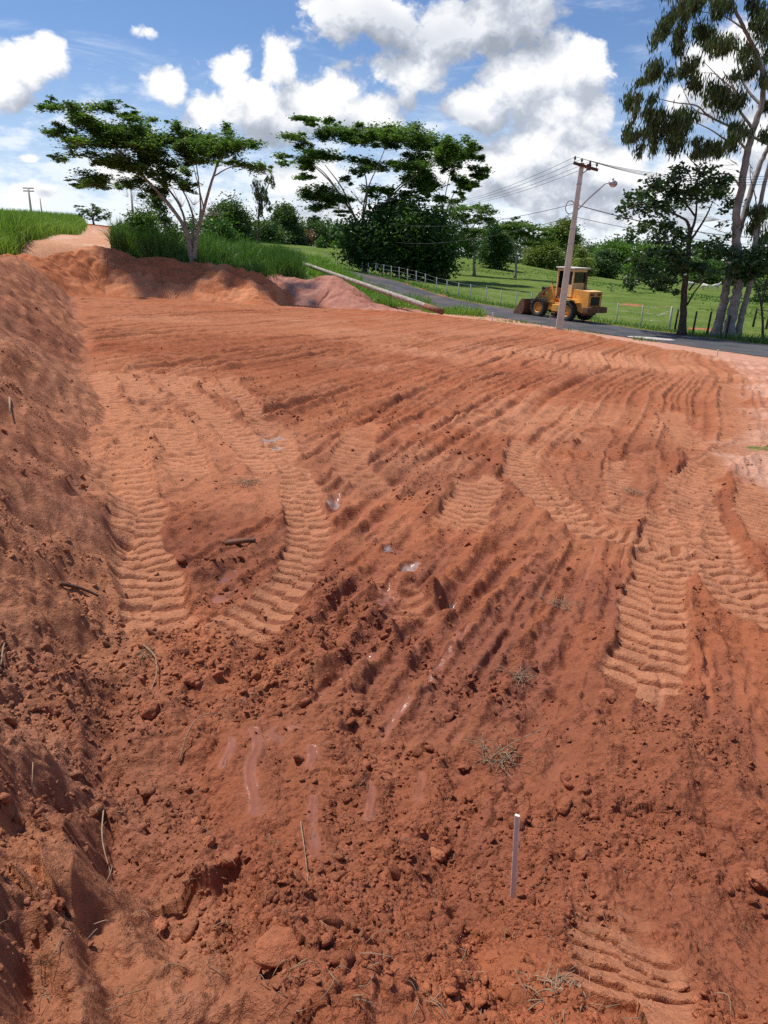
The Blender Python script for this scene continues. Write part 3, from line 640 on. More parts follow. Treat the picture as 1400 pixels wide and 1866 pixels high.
def heap(name, crest, wn, wf, amp, cols, seed, nu=260, nv=150):
    """a bank of tipped soil along a crest line (px,py,d); wn / wf = foot width towards / away from the camera"""
    P = np.array([at(*c) for c in crest]); Q = smooth_path(P, 8); tt = np.linspace(0, len(Q)-1, nu); i0 = np.clip(tt.astype(int), 0, len(Q)-2); f = (tt-i0)[:, None]; C = Q[i0]*(1-f)+Q[i0+1]*f
    T = np.gradient(C[:, :2], axis=0); T /= np.linalg.norm(T, axis=1)[:, None]; Nn = np.stack([-T[:, 1], T[:, 0]], 1)
    if Nn[nu//2, 1] < 0: Nn = -Nn                                            # points away from the camera
    v = np.linspace(-1, 1, nv); x = C[:, 0][:, None] + Nn[:, 0][:, None]*np.where(v < 0, v*wn, v*wf)[None]; y = C[:, 1][:, None] + Nn[:, 1][:, None]*np.where(v < 0, v*wn, v*wf)[None]
    gz = zbase(x.ravel(), y.ravel()).reshape(x.shape); e = np.clip(1-np.abs(v), 0, 1); prof = (.85*e + .15*sst(e, 0, 1))[None]
    xr, yr = x.ravel(), y.ravel(); sp = np.full(xr.shape, .09)
    nz = (.55*fbm(xr, yr, 2.3, 3, .55, seed, sp) + .75*np.abs(fbm(xr, yr, 1.0, 4, .62, seed+3, sp)) + .35*fbm(xr, yr, .5, 2, .6, seed+5) + clods_h(xr*.5, yr*.5, sp, 1.0)*3.5).reshape(x.shape)
    uu = np.linspace(0, 1, nu); ends = (sst(uu, 0, .07)*sst(1-uu, 0, .07))[:, None]
    z = gz - .12 + (C[:, 2][:, None]-gz+.12)*prof*ends + amp*nz*np.clip(prof*3, 0, 1)*ends
    V = np.stack([x, y, z], -1).reshape(-1, 3); i = np.arange(nu-1)[:, None]*nv; j = np.arange(nv-1)[None]; Fq = np.stack([i+j, i+j+nv, i+j+nv+1, i+j+1], -1).reshape(-1, 4)
    k1 = sst(fbm(xr, yr, 1.8, 4, .6, seed+9), -.1, .3)[:, None]; k2 = sst(fbm(xr, yr, .7, 4, .6, seed+12), .05, .35)[:, None]
    c = np.array(cols[0])*(1-k1) + np.array(cols[1])*k1; c = c*(1-.6*k2) + .6*np.array(cols[2])*k2
    o = mk(name, V, Fq, M_SOIL, attrs=dict(soil=c, wet=np.zeros(len(V)), grass=np.zeros(len(V))))
    me = o.data; bm = bmesh.new(); bm.from_mesh(me); bmesh.ops.recalc_face_normals(bm, faces=bm.faces[:])
    if sum(f.normal.z for f in bm.faces) < 0: bmesh.ops.reverse_faces(bm, faces=bm.faces[:])
    bm.to_mesh(me); bm.free(); return o
tag(heap('soil_heap', [(-30,474,40),(60,470,43.5),(120,464,46),(190,452,47.5),(250,466,47.5),(300,473,48),(352,477,48),(420,487,47.5),(480,505,47),(545,552,46.5)], 3.7, 2.4, .46,
    ((.47, .170, .080), (.56, .235, .122), (.36, .120, .058)), 200, 420, 150), 'long bank of tipped dark red soil along the far edge of the plot', 'soil heap')
tag(heap('gravel_heap', [(470,500,50.5),(510,503,50.5),(560,508,50),(612,503,49.5),(645,522,49),(690,553,49),(740,565,49),(800,572,48)], 3.2, 2.6, .26,
    ((.44, .20, .145), (.50, .25, .19), (.36, .14, .095)), 240, 220, 120), 'low heap of pinkish gravelly soil at the end of the lying pole', 'gravel heap')

# ------------------------------------------------------------------ foliage tools
M_BARKP = mat_plain('pale_bark', (.30, .25, .20), .85, var=.45, scale=7, bump=.5)
M_BARKD = mat_plain('dark_bark', (.085, .060, .045), .9, var=.5, scale=8, bump=.6)
M_BARKE = mat_plain('smooth_bark', (.31, .27, .24), .7, var=.35, scale=3.0, dirt=((.17, .115, .085), .52), bump=.3)
LF = dict(
 umbrella=mat_leaf('feathery_leaf', (.040, .080, .018), (.095, .170, .032), (.190, .285, .062), .48),
 dark=mat_leaf('dark_leaf', (.018, .048, .012), (.044, .102, .020), (.105, .195, .038), .34),
 glossy=mat_leaf('glossy_leaf', (.018, .044, .016), (.042, .088, .025), (.105, .165, .055), .32, .38, .5),
 gum=mat_leaf('gum_leaf', (.030, .050, .020), (.070, .098, .032), (.145, .165, .060), .30),
 mid=mat_leaf('mid_leaf', (.032, .080, .010), (.075, .160, .022), (.145, .265, .040), .28),
 bright=mat_leaf('bright_leaf', (.045, .105, .012), (.105, .205, .024), (.20, .32, .05), .30),
 yellow=mat_leaf('yellowish_leaf', (.075, .11, .016), (.155, .205, .034), (.26, .30, .07), .30),
 dry=mat_leaf('dry_leaf', (.16, .09, .05), (.30, .19, .11), (.42, .30, .18), .2),
 far=mat_leaf('far_leaf', (.030, .066, .020), (.066, .122, .030), (.125, .200, .046), .32),
 cane=mat_leaf('cane_blade', (.115, .21, .032), (.19, .32, .050), (.30, .43, .09), .35),
 guinea=mat_leaf('grass_blade', (.045, .11, .022), (.09, .19, .036), (.20, .31, .08), .32),
 straw=mat_leaf('straw', (.22, .15, .08), (.38, .28, .16), (.55, .44, .28), .1),
)
def rhombi(C, A, B, tone):
    """leaf-shaped faces: centre C, half-length vector A, half-width vector B"""
    n = len(C); V = np.empty((n, 4, 3)); V[:, 0] = C-A; V[:, 1] = C+B-A*.15; V[:, 2] = C+A; V[:, 3] = C-B-A*.15
    return V.reshape(-1, 3), np.arange(n*4).reshape(n, 4), np.repeat(tone, 4)
def leaf_cloud(pads, per_area, L, Wd, style, R, sub=.34, gap=.0):
    """pads: list of (centre xyz, (rx, ry, rz)); returns leaf faces scattered in clumps through every pad, and clump centres"""
    Cs, As, Bs, Ts, clumps = [], [], [], [], []
    if style == 'umbrella':
        ex = []
        for c, (rx, ry, rz) in pads:
            ex.append((c, (rx, ry, rz)))
            for q in range(2): ex.append((np.array(c)+np.array([R.normal()*rx*.75, R.normal()*ry*.9, R.normal()*rz*.9]), (rx*R.uniform(.35, .6), ry*.6, rz*R.uniform(.45, .8))))
        pads = ex
    for c, (rx, ry, rz) in pads:
        c = np.array(c); area = rx*max(rz, rx*.35)*3.0; n = max(12, int(per_area*area)); m = max(3, int(2.0 + area*1.6))
        m = min(m, 26)
        u = R.normal(size=(m, 3)); u /= np.linalg.norm(u, axis=1)[:, None]; u *= (R.random(m)**.40)[:, None]
        cc = c + u*np.array([rx, ry, rz]); sz = (.6+.8*R.random(m)); clumps.append(cc)
        k = R.integers(0, m, n); off = R.normal(size=(n, 3))*np.array([rx, ry, rz])*sub*sz[k][:, None]
        if style == 'umbrella': off[:, 2] *= .95
        if style == 'gum': off[:, 2] *= 1.15
        p = cc[k] + off
        az = R.random(n)*2*np.pi
        if style == 'umbrella':
            out = np.stack([np.cos(az), np.sin(az), R.normal(size=n)*.22 - .12], 1)
        elif style == 'gum':
            out = np.stack([np.cos(az)*.42, np.sin(az)*.42, -1 - .4*R.random(n)], 1)
        else:
            out = np.stack([np.cos(az), np.sin(az), R.normal(size=n)*.55 - .25], 1)
        out /= np.linalg.norm(out, axis=1)[:, None]
        q = R.normal(size=(n, 3)); 
        if style == 'umbrella': q[:, 2] *= .3
        b = np.cross(out, np.cross(q, out)); b /= np.linalg.norm(b, axis=1)[:, None] + 1e-9
        s = (.65+.7*R.random(n))[:, None]
        Cs.append(p); As.append(out*L*.5*s); Bs.append(b*Wd*.5*s)
        ct = .22 + .5*R.random(m)                                     # each clump a little lighter or darker
        Ts.append(np.clip(ct[k] + .22*R.normal(size=n), 0, 1))
    return rhombi(np.vstack(Cs), np.vstack(As), np.vstack(Bs), np.concatenate(Ts)), np.vstack(clumps)
def twigs(mb, nodes, radii, tips, R, seg=4, rmax=.045, share=.6):
    """thin branches from the nearest limb node below to clump centres"""
    for tp in tips:
        if R.random() > share: continue
        d = np.linalg.norm(nodes-tp, axis=1) + np.clip(nodes[:, 2]-tp[2]+.2, 0, 9)*3.0; i = int(np.argmin(d)); a = nodes[i]; dv = tp-a; Ld = np.linalg.norm(dv)
        if Ld < .25: continue
        mid = a + dv*.5 + np.array([R.normal()*.06*Ld, R.normal()*.06*Ld, -.05*Ld]); r0 = min(rmax, radii[i]*.75, .010+.009*Ld)
        t = np.linspace(0, 1, 5)[:, None]; mb.tube((1-t)**2*a + 2*t*(1-t)*mid + t*t*tp, np.linspace(r0, r0*.35, 5), seg, False)
def dense(P, n=7): return smooth_path(P, n)
def tree(name, label, cat, base, limbs, pads, leaf, bark, style, per_area, L, Wd, dz=2.0, seed=1, share=.6, group=None, sub=.34, parts=True, ry=None, rmin=.012):
    """base/limbs/pads given as pixels with a distance; limbs = [([(px,py,dd)..], r0, r1)], pads = [(px,py,rx,ry)]"""
    R = np.random.default_rng(seed); bx, by, d = base; b = at(bx, by, d); b[2] = ground_z(b[0], b[1]) - .05
    root = empty(name, b); tag(root, label, cat, group)
    mb = MB(); nodes = []; rad = []
    for pts, r0, r1 in limbs:
        P = np.array([at(q[0], q[1], d + (q[2] if len(q) > 2 else 0.0)) for q in pts])
        if abs(pts[0][0]-bx) < 2 and abs(pts[0][1]-by) < 2: P[0] = b
        P = dense(P); n = len(P); rr = r0 + (r1-r0)*np.linspace(0, 1, n)**.8
        P = P + np.stack([R.normal(size=n), R.normal(size=n), np.zeros(n)], 1)*rr[:, None]*.12
        if np.allclose(pts[0][:2], (bx, by), atol=2): rr[:3] *= np.array([1.45, 1.2, 1.07])
        bm_ = MB(); bm_.tube(P-b, rr, 10 if r0 > .1 else 7); bm_.build('branch' if nodes else 'trunk', bark, root, smooth=True); nodes.append(P[1:]); rad.append(rr[1:])
    nodes = np.vstack(nodes); rad = np.concatenate(rad); PD = []; s = d/F
    for p in pads:
        px, py, rx, rz = p[:4]; dd = p[4] if len(p) > 4 else R.uniform(-dz, dz)
        PD.append((at(px, py, d+dd), (rx*s, (ry or max(.8, .9*rx*s)), rz*s)))
    (V, Fq, T), cl = leaf_cloud(PD, per_area, L, Wd, style, R, sub)
    twigs(mb, nodes, rad, np.vstack([cl, np.array([p[0] for p in PD])]), R, share=share)
    if mb.n: tag(mb.build('twigs', bark, root, smooth=True), kind='stuff')
    mk('crown', V-b, Fq, leaf, root, attrs=dict(tone=T), smooth=False)
    return root
def zz(lst, ox, oy, sc): return [(ox+a[0]/sc, oy+a[1]/sc, a[2]/sc, a[3]/sc) + tuple(a[4:]) for a in lst]
def zl(lst, ox, oy, sc): return [(ox+a[0]/sc, oy+a[1]/sc) + tuple(a[2:]) for a in lst]

# ------------------------------------------------------------------ the trees one sees well
tree('umbrella_tree', 'spreading flat topped tree with pale forked trunk leaning over the red soil bank', 'tree', (352,477,49.5),
 [([(352,477),(345,440),(333,408),(300,362,.4),(262,322,.8),(225,282,1.2),(170,238,1.5)], .17, .035), ([(352,477),(341,432),(322,392,-.3),(285,347,-.8),(240,302,-1.2),(200,258,-1.6)], .15, .03),
  ([(354,472),(359,430),(374,372,-.5),(389,322,-1),(402,290,-1.4),(430,268,-1.6)], .15, .03), ([(352,462),(353,405,.6),(345,372,.9),(326,332,1.2),(312,292,1.6)], .09, .025), ([(359,435),(366,380,.8),(362,330,1.2),(356,285,1.5)], .09, .025),
  ([(343,432),(330,380,.7),(300,335,1.4),(262,290,2.0),(246,262,2.2)], .09, .025), ([(372,380,-.4),(362,340,-1.2),(352,300,-1.8)], .05, .02), ([(389,322,-1),(420,305,-.6),(455,302,-.2)], .045, .015), ([(300,362,.4),(260,345,1.0),(200,325,1.4)], .05, .015), ([(262,322,.8),(215,300,.6),(150,268,.2),(110,250,.0)], .05, .012)],
 zz([(150,80,70,25),(260,85,40,25),(390,90,90,30),(480,100,60,15),(590,155,70,20),(720,165,40,10),(280,160,70,35),(120,245,70,22),(220,265,80,25),(380,215,110,45),(500,220,130,45),(640,240,110,55),(450,290,140,35),(620,300,140,55),(720,340,100,50),(250,340,50,25),(150,390,40,25),(420,390,80,30),(520,410,100,45),(570,460,90,45),(430,500,100,35),(390,545,80,22),(560,540,60,25),(290,560,50,10),(650,540,60,35),
  (880,280,100,50),(1000,290,110,55),(1120,320,110,55),(1230,300,90,50),(1330,315,50,20),(1060,390,110,40),(940,370,90,45),(830,420,80,45),(1270,430,70,22),(1360,445,40,30),(850,520,80,35),(950,570,60,20),(760,590,60,30),(800,300,90,50),(560,250,120,50),(760,480,60,35),(700,420,70,35)], 60, 170, 3.333),
 LF['umbrella'], M_BARKP, 'umbrella', 1000, .22, .08, 2.2, 11, .8)
tree('umbrella_tree', 'large flat topped tree whose thin branches fan out above the dense dark tree', 'tree', (664,500,86),
 [([(664,500),(660,460),(657,426),(650,402),(630,370,.5),(603,332,1),(572,302,1.5)], .30, .05), ([(655,415),(640,380,-.5),(622,340,-1.2),(592,300,-1.6)], .14, .035), ([(657,420),(668,365,.5),(666,320,1.0),(650,282,1.4)], .14, .035), ([(660,440),(682,408,-.4),(702,370,-1),(742,332,-1.6),(792,300,-2)], .17, .04),
  ([(672,425),(692,392,.8),(716,350,1.4),(762,312,2),(810,285,2.2)], .13, .035), ([(660,400,.2),(668,350,-.8),(690,300,-1.4),(704,265,-1.8)], .10, .03), ([(650,402),(616,348,1.4),(588,312,2),(556,292,2.3)], .10, .03), ([(700,372,-1),(735,350,0),(770,345,.6)], .06, .02), ([(630,370,.5),(600,358,.0),(575,372,-.5)], .07, .02)],
 zz([(180,60,60,15),(240,85,40,15),(340,80,30,15),(395,100,20,15),(120,180,70,20),(170,225,40,20),(290,160,60,35),(440,150,90,38),(570,160,90,40),(680,150,100,36),(790,170,90,40),(880,190,90,45),(990,220,90,50),(1080,270,90,50),(1150,290,60,45),(60,340,40,13),(160,320,80,25),(240,300,80,25),(330,290,80,25),(240,370,30,22),(210,430,60,14),(590,350,80,30),(640,380,60,22),(540,390,50,18),(870,360,90,35),(760,350,60,25),(960,330,80,38),(1080,350,60,28),(900,440,80,36),(980,440,80,36),(940,480,80,36),(1010,500,70,26),(330,520,80,32),(270,560,80,30),(400,560,80,30),(290,620,70,22),(260,690,30,10),(430,650,50,11),(360,590,60,18),(610,500,60,26),(720,520,50,22),(860,540,60,18),(940,570,40,14),(480,440,40,18),(500,200,60,25),(740,230,60,22)], 500, 200, 3.5),
 LF['umbrella'], M_BARKP, 'umbrella', 520, .36, .13, 3.6, 12, .8)
tree('umbrella_tree', 'thin pale tree with few flat leaf layers standing right of the large flat topped tree', 'tree', (816,500,90),
 [([(816,500),(813,440),(811,405),(806,372),(800,350,.5)], .20, .06), ([(811,392),(828,352,.4),(850,332,.8),(872,314,1)], .07, .02), ([(808,380),(815,340,-.5),(826,300,-1),(840,280,-1.2)], .07, .02), ([(806,372),(790,350,-1),(780,330,-1.4)], .06, .02)],
 zz([(1260,265,50,28),(1230,460,60,32),(1300,400,60,28),(1330,425,30,22),(1170,480,40,28),(1280,480,30,14),(1080,570,60,18),(1150,590,50,13),(1240,300,50,25)], 500, 200, 3.5), LF['umbrella'], M_BARKP, 'umbrella', 330, .46, .17, 2.0, 13, .8)
tree('dense_tree', 'dense dark green round tree under the large flat topped tree', 'tree', (725,505,84), [([(725,512),(724,490),(722,450),(728,410)], .24, .08), ([(723,480),(700,450,1),(680,440,1.5)], .10, .03), ([(723,470),(760,440,-1),(775,420,-1)], .10, .03)],
 zz([(800,620,90,60),(730,700,120,70),(610,800,120,80),(770,810,140,90),(560,900,100,70),(700,910,130,80),(840,890,130,90),(870,980,60,60),(640,960,90,50),(530,950,50,40),(780,960,90,50),(850,720,110,80),(690,620,40,30),(740,590,40,30)], 500, 200, 3.5), LF['dark'], M_BARKD, 'bush', 250, .42, .19, 3.0, 14, .3, sub=.40)
tree('dense_tree', 'dense dark green tree whose foliage hangs to the ground right of the round one', 'tree', (800,508,82), [([(800,514),(800,480),(802,440),(805,410)], .20, .06)],
 zz([(960,780,120,90),(1030,850,120,100),(1060,980,100,70),(940,1000,80,50),(1010,1050,60,36),(1090,900,70,70),(1000,720,80,60),(960,900,100,80)], 500, 200, 3.5), LF['dark'], M_BARKD, 'bush', 250, .42, .19, 2.6, 15, .3, sub=.40)
tree('broadleaf_tree', 'dark broadleaf tree with a straight trunk beside the roadside fence posts', 'tree', (1243,606,41.5),
 [([(1243,606),(1247,540),(1253,475),(1257,430),(1253,405),(1240,395)], .21, .05), ([(1256,432),(1268,395,.3),(1270,350,.5)], .10, .03), ([(1256,440),(1268,425),(1288,392,-.5),(1300,365,-.8)], .09, .025), ([(1252,556),(1266,532,-.4),(1284,512,-.8),(1300,503,-1)], .055, .02), ([(1256,528),(1272,510,.5),(1296,498,.8)], .06, .02), ([(1254,470),(1225,445,-.6),(1190,440,-1)], .07, .02), ([(1250,500),(1215,490,.6),(1175,498,1)], .06, .02), ([(1240,395),(1205,380,-.8),(1165,372,-1.2),(1135,388,-1.4)], .06, .015), ([(1268,395),(1240,360,1),(1210,335,1.4)], .06, .02)],
 zz([(640,200,110,70),(480,240,110,55),(800,230,120,70),(920,240,100,60),(400,330,100,50),(600,330,130,70),(780,350,130,70),(940,330,100,55),(1050,330,80,55),(260,380,80,45),(160,500,70,45),(300,470,90,50),(460,480,110,55),(600,470,90,55),(270,640,50,50),(370,620,70,50),(520,600,90,60),(230,720,40,25),(420,740,70,45),(540,720,100,60),(640,740,70,45),(350,840,110,55),(260,880,70,50),(500,860,130,70),(400,960,130,70),(580,980,110,70),(850,800,120,55),(900,880,90,55),(960,790,50,45),(830,960,90,50),(280,1070,80,50),(400,1080,100,50),(560,1080,90,50),(460,1160,50,35),(620,1170,35,35),(230,1140,45,35),(940,1020,50,25),(1060,860,70,50),(1060,700,28,36),(980,600,30,18),(1020,470,40,36),(1100,400,45,50),(660,900,80,50)], 1100, 280, 4.667),
 LF['glossy'], M_BARKD, 'bush', 330, .25, .12, 1.8, 16, .5, sub=.36)
GP = lambda l: zz(l, 1120, 0, 4.664)
tree('eucalyptus_tree', 'tall eucalyptus with grey trunk, middle one of the three beside the road', 'tree', (1328,612,41),
 [([(1328,612),(1337,565),(1346,515),(1343,450),(1343,397),(1358,300),(1373,236),(1388,193),(1391,150),(1384,110),(1358,55),(1335,8),(1320,-40)], .30, .05), ([(1373,236),(1345,195,-.6),(1340,165,-1),(1318,130,-1.4)], .08, .02), ([(1388,193),(1360,160,.8),(1345,120,1.2),(1342,60,1.5)], .08, .02),
  ([(1362,275),(1345,257,-.6),(1324,255,-1),(1298,238,-1.5),(1268,223,-2)], .07, .02), ([(1352,345),(1330,318,.6),(1296,317,1),(1266,298,1.4),(1249,279,1.6)], .06, .015), ([(1340,165,-1),(1310,140,-1.4),(1285,115,-1.8)], .04, .012), ([(1358,55),(1320,30,.5),(1270,20,1)], .05, .015), ([(1345,195,-.6),(1310,140,.2),(1282,132,.5)], .03, .01)],
 GP([(600,60,50,65),(700,60,70,55),(830,80,80,70),(930,50,55,55),(500,200,55,65),(440,260,45,55),(530,330,45,80),(360,350,38,55),(530,430,38,55),(780,300,105,80),(850,390,90,55),(930,420,55,45),(590,620,55,60),(650,560,45,45),(700,700,45,55),(900,800,110,70),(820,860,70,60),(1000,900,80,70),(1060,1130,70,55),(1000,1190,45,55),(700,1320,55,45),(760,1220,55,45),(850,1260,70,45),(960,1280,60,55),(1110,450,45,55),(1120,600,45,55),(1060,650,36,36),(700,-90,110,60),(1000,-110,130,70),(450,-40,30,40)]),
 LF['gum'], M_BARKE, 'gum', 950, .32, .06, 1.8, 17, .75, sub=.36)
tree('eucalyptus_tree', 'eucalyptus with rough grey bark at its foot, leftmost of the three beside the road', 'tree', (1306,606,41.6),
 [([(1306,606),(1316,560),(1325,515),(1338,455,.8),(1362,370,1.2),(1385,300,1.4),(1402,264,1.4),(1425,190,1.4)], .27, .08), ([(1402,264,1.4),(1356,242,.5),(1296,214,-.6),(1270,193,-1),(1231,187,-1.4),(1201,180,-1.6)], .08, .015), ([(1296,214,-.6),(1262,196,-1.2),(1240,150,-1.8)], .04, .012), ([(1356,242,.5),(1310,262,1.5),(1270,245,2)], .04, .012)],
 GP([(370,540,70,60),(350,640,55,45),(460,650,28,38),(160,850,45,70),(240,700,36,36),(320,850,28,55),(180,960,28,45),(120,1110,36,55),(170,1180,50,55),(190,1300,18,55),(330,1000,70,55),(320,1100,70,85),(440,1080,80,80),(560,1100,80,105),(600,1000,55,55),(540,1230,70,55),(330,1220,36,55)]),
 LF['gum'], M_BARKE, 'gum', 950, .32, .06, 1.4, 18, .75, sub=.36)
tree('eucalyptus_tree', 'thinnest eucalyptus trunk, rightmost of the three beside the road', 'tree', (1343,614,41.2),
 [([(1343,614),(1356,560),(1368,511),(1376,440),(1384,383),(1398,315),(1420,240),(1440,170)], .18, .07), ([(1380,400),(1377,360,.4),(1368,325,.6),(1368,300,.8)], .04, .015), ([(1420,240),(1395,130,.5),(1388,60,.8)], .06, .02)],
 GP([(1250,80,55,70),(1280,250,36,70),(1290,450,36,55),(1200,200,36,45),(1180,520,36,55),(1280,700,36,55),(1290,1150,28,55),(1230,1830,55,45),(1290,1780,45,45),(1200,1900,55,55),(1350,900,60,60),(1360,300,60,80),(1290,1960,70,60),(1240,2050,50,40),(1150,30,45,40)]),
 LF['gum'], M_BARKE, 'gum', 950, .32, .06, 1.2, 19, .7, sub=.36)
tree('leafy_shrub', 'dark leafy shrub in front of the eucalyptus trunks at the right edge', 'shrub', (1392,612,40), [([(1392,612),(1388,560),(1375,510),(1360,490)], .07, .03), ([(1388,560),(1400,500),(1410,470)], .05, .02)],
 zz([(1140,980,110,80),(1210,930,100,70),(1300,900,90,70),(1380,850,70,90),(1250,1000,90,55),(1360,1000,80,60),(1180,880,60,50),(1420,950,80,80),(1110,900,50,50)], 1100, 280, 4.667), LF['glossy'], M_BARKD, 'bush', 330, .25, .12, 1.0, 20, .4)

# ------------------------------------------------------------------ trees and shrubs further off
def bushy(name, label, cat, cx, ytop, ybase, wpx, d, leaf, seed, n=14, trunk=True, per=None, L=None, bark=None, style='bush', hang=.12, group=None):
    """crown of many overlapping clumps in the given outline (pixels), on a trunk"""
    R = np.random.default_rng(seed); h = ybase-ytop; pads = []
    for i in range(n):
        a = R.uniform(-1, 1); b = R.uniform(0, 1)
        w_ = wpx/2*(1-.62*max(0, b-.35)**1.3/(.65**1.3))*(.86 if b > .25 else .75)
        rx = wpx*R.uniform(.13, .22); px = cx + a*max(1, w_-rx*.6); py = ybase - h*hang - (h*(1-hang)-rx*.7)*b
        pads.append((px, py, rx, rx*R.uniform(.6, .85)))
    s = d/F; per = per or 420*(45/d)**1.15; L = L or .20*(d/50)**.75
    return tree(name, label, cat, (cx, ybase, d), [([(cx, ybase), (cx+R.uniform(-2, 2), ybase-h*.3), (cx+R.uniform(-3, 3), ybase-h*.6), (cx, ybase-h*.8)], max(.05, wpx*s*.022), .03)], pads, leaf, bark or M_BARKD, style, per, L, L*.5, wpx*s*.3, seed, .25, group, sub=.42)
BG = 'trees along the far side of the pasture'
bushy('dense_tree', 'dark rounded tree behind the forked pale trunk', 'tree', 416, 360, 452, 100, 100, LF['far'], 31, 22, group=BG)
bushy('dense_tree', 'dark tree top seen through the crown of the leaning tree', 'tree', 288, 352, 440, 62, 95, LF['far'], 32, 12, group=BG)
bushy('leafy_shrub', 'bright mid green shrub right of the forked pale trunk', 'shrub', 398, 388, 470, 90, 62, LF['mid'], 33, 18)
bushy('leafy_shrub', 'broad green shrub left of the forked pale trunk beside the dirt road', 'shrub', 262, 384, 470, 100, 54, LF['mid'], 34, 22, hang=.02)
bushy('leafy_shrub', 'darker low shrub in the tall grass under the leaning tree', 'shrub', 318, 410, 474, 80, 55, LF['dark'], 35, 14, hang=.02)
bushy('dense_tree', 'dark green round tree right of the slim bare tree', 'tree', 516, 372, 446, 74, 150, LF['far'], 36, 20, group=BG, hang=.3)
bushy('dense_tree', 'low dark green tree under the round tree at the pasture edge', 'tree', 488, 402, 446, 90, 140, LF['far'], 37, 18, group=BG, hang=.02)
bushy('dense_tree', 'low dark green tree between the round tree and the dry pinkish tree', 'tree', 536, 404, 450, 60, 150, LF['far'], 38, 14, group=BG, hang=.02)
bushy('dense_tree', 'dark tree behind the dry pinkish tree', 'tree', 572, 400, 452, 62, 175, LF['far'], 39, 14, group=BG, hang=.05)
bushy('dry_tree', 'dry pinkish brown tree at the pasture edge', 'tree', 562, 418, 450, 36, 150, LF['dry'], 40, 9, bark=M_BARKP)
bushy('dense_tree', 'blue green tree behind the two small bright saplings', 'tree', 606, 412, 456, 44, 190, LF['far'], 41, 12, group=BG, hang=.05)
bushy('dense_tree', 'distant dark tree just left of the dense dark green round tree', 'tree', 638, 410, 458, 50, 190, LF['far'], 42, 12, group=BG, hang=.05)
bushy('sapling', 'small bright green sapling with a round crown below the dry pinkish tree', 'tree', 584, 430, 454, 30, 135, LF['mid'], 43, 7)
bushy('sapling', 'bright green pointed young tree at the pasture edge', 'tree', 620, 418, 456, 30, 140, LF['bright'], 44, 8, hang=.05)
tree('slim_tree', 'slim nearly bare tree standing above the dark trees', 'tree', (471,446,128), [([(471,446),(471,400),(473,372),(470,340),(468,328)], .22, .08), ([(473,380),(482,358),(488,340),(494,328)], .14, .05), ([(472,395),(480,380),(488,365)], .08, .03)],
 [(468,335,6,9),(470,350,7,12),(474,365,7,10),(484,352,6,10),(491,335,7,9),(497,328,4,6),(486,368,6,8),(476,382,7,9),(488,378,6,6)], LF['gum'], M_BARKD, 'gum', 130, .45, .12, .8, 45, .8)
tree('small_tree', 'small thin tree on the crest at the end of the dirt road', 'tree', (171,407,98), [([(171,407),(168,396),(160,388),(150,380)], .12, .04), ([(169,398),(176,388),(184,384)], .08, .03), ([(172,402),(185,394),(195,393)], .07, .02)],
 zz([(860,225,40,20),(900,260,60,20),(1000,240,50,28),(1080,270,70,35),(1120,300,40,25),(850,300,30,28),(980,300,60,18),(830,335,20,10),(1110,330,50,15),(940,320,50,20)], 0, 340, 5.833), LF['far'], M_BARKD, 'umbrella', 170, .35, .14, .8, 46, .6)
tree('sparse_tree', 'sparse layered tree right of the dense dark green trees', 'tree', (866,478,108), [([(866,478),(864,450),(858,425),(845,400),(835,388)], .20, .05), ([(862,440),(872,415),(885,392)], .10, .03), ([(858,425),(870,395),(868,380)], .08, .02)],
 [(822,384,20,7),(845,380,20,7),(868,378,18,6),(888,385,18,6),(835,398,18,7),(860,402,18,7),(882,402,14,6),(820,412,14,6),(848,420,16,6),(838,440,14,8),(872,425,14,6),(850,450,16,9),(895,398,10,4)], LF['umbrella'], M_BARKP, 'umbrella', 230, .40, .16, 2.5, 47, .7)
tree('sparse_tree', 'sparse layered tree with a bare whitish trunk in the pasture', 'tree', (940,492,112), [([(940,492),(941,470),(938,450),(930,430),(925,415)], .17, .05), ([(939,460),(948,435),(958,420)], .09, .03), ([(940,470),(952,448),(972,428)], .07, .02)],
 [(925,412,18,6),(945,408,16,5),(962,412,20,6),(985,418,18,5),(998,424,12,4),(935,425,14,6),(958,428,16,6),(978,434,16,5),(1002,436,12,4),(968,445,12,5)], LF['umbrella'], M_BARKP, 'umbrella', 210, .42, .16, 2.5, 48, .7)
bushy('dense_tree', 'dark glossy tree between the two sparse layered trees', 'tree', 904, 404, 484, 72, 135, LF['dark'], 49, 22, group=BG, hang=.04)
bushy('leafy_tree', 'tall pale green feathery tree behind the leaning concrete pole', 'tree', 1024, 404, 492, 84, 205, LF['yellow'], 50, 16, per=70, hang=.4, style='umbrella')
bushy('leafy_tree', 'yellow green rounded tree left of the leaning concrete pole', 'tree', 990, 438, 498, 86, 165, LF['yellow'], 51, 24, hang=.12)
bushy('dense_tree', 'dark tree right of the loader cab at the pasture edge', 'tree', 1106, 454, 512, 68, 185, LF['far'], 52, 20, hang=.04)
bushy('leafy_tree', 'bright green treetop behind the dark tree right of the loader cab', 'tree', 1118, 443, 500, 90, 230, LF['bright'], 53, 18, hang=.1)
bushy('leafy_tree', 'bright green tree behind the dark broadleaf tree', 'tree', 1180, 446, 520, 90, 215, LF['bright'], 54, 18, hang=.05)
bushy('leafy_tree', 'light green tree seen between the broadleaf trunk and the eucalyptus trunks', 'tree', 1282, 470, 530, 90, 205, LF['mid'], 55, 16, hang=.02)
bushy('leafy_tree', 'yellow green tree behind the palm and the concrete pole', 'tree', 1058, 450, 500, 56, 170, LF['yellow'], 56, 12, hang=.05)
bushy('dense_tree', 'dark round shrub at the far right edge behind the rail fence', 'tree', 1390, 505, 560, 54, 82, LF['dark'], 57, 12, hang=.02)
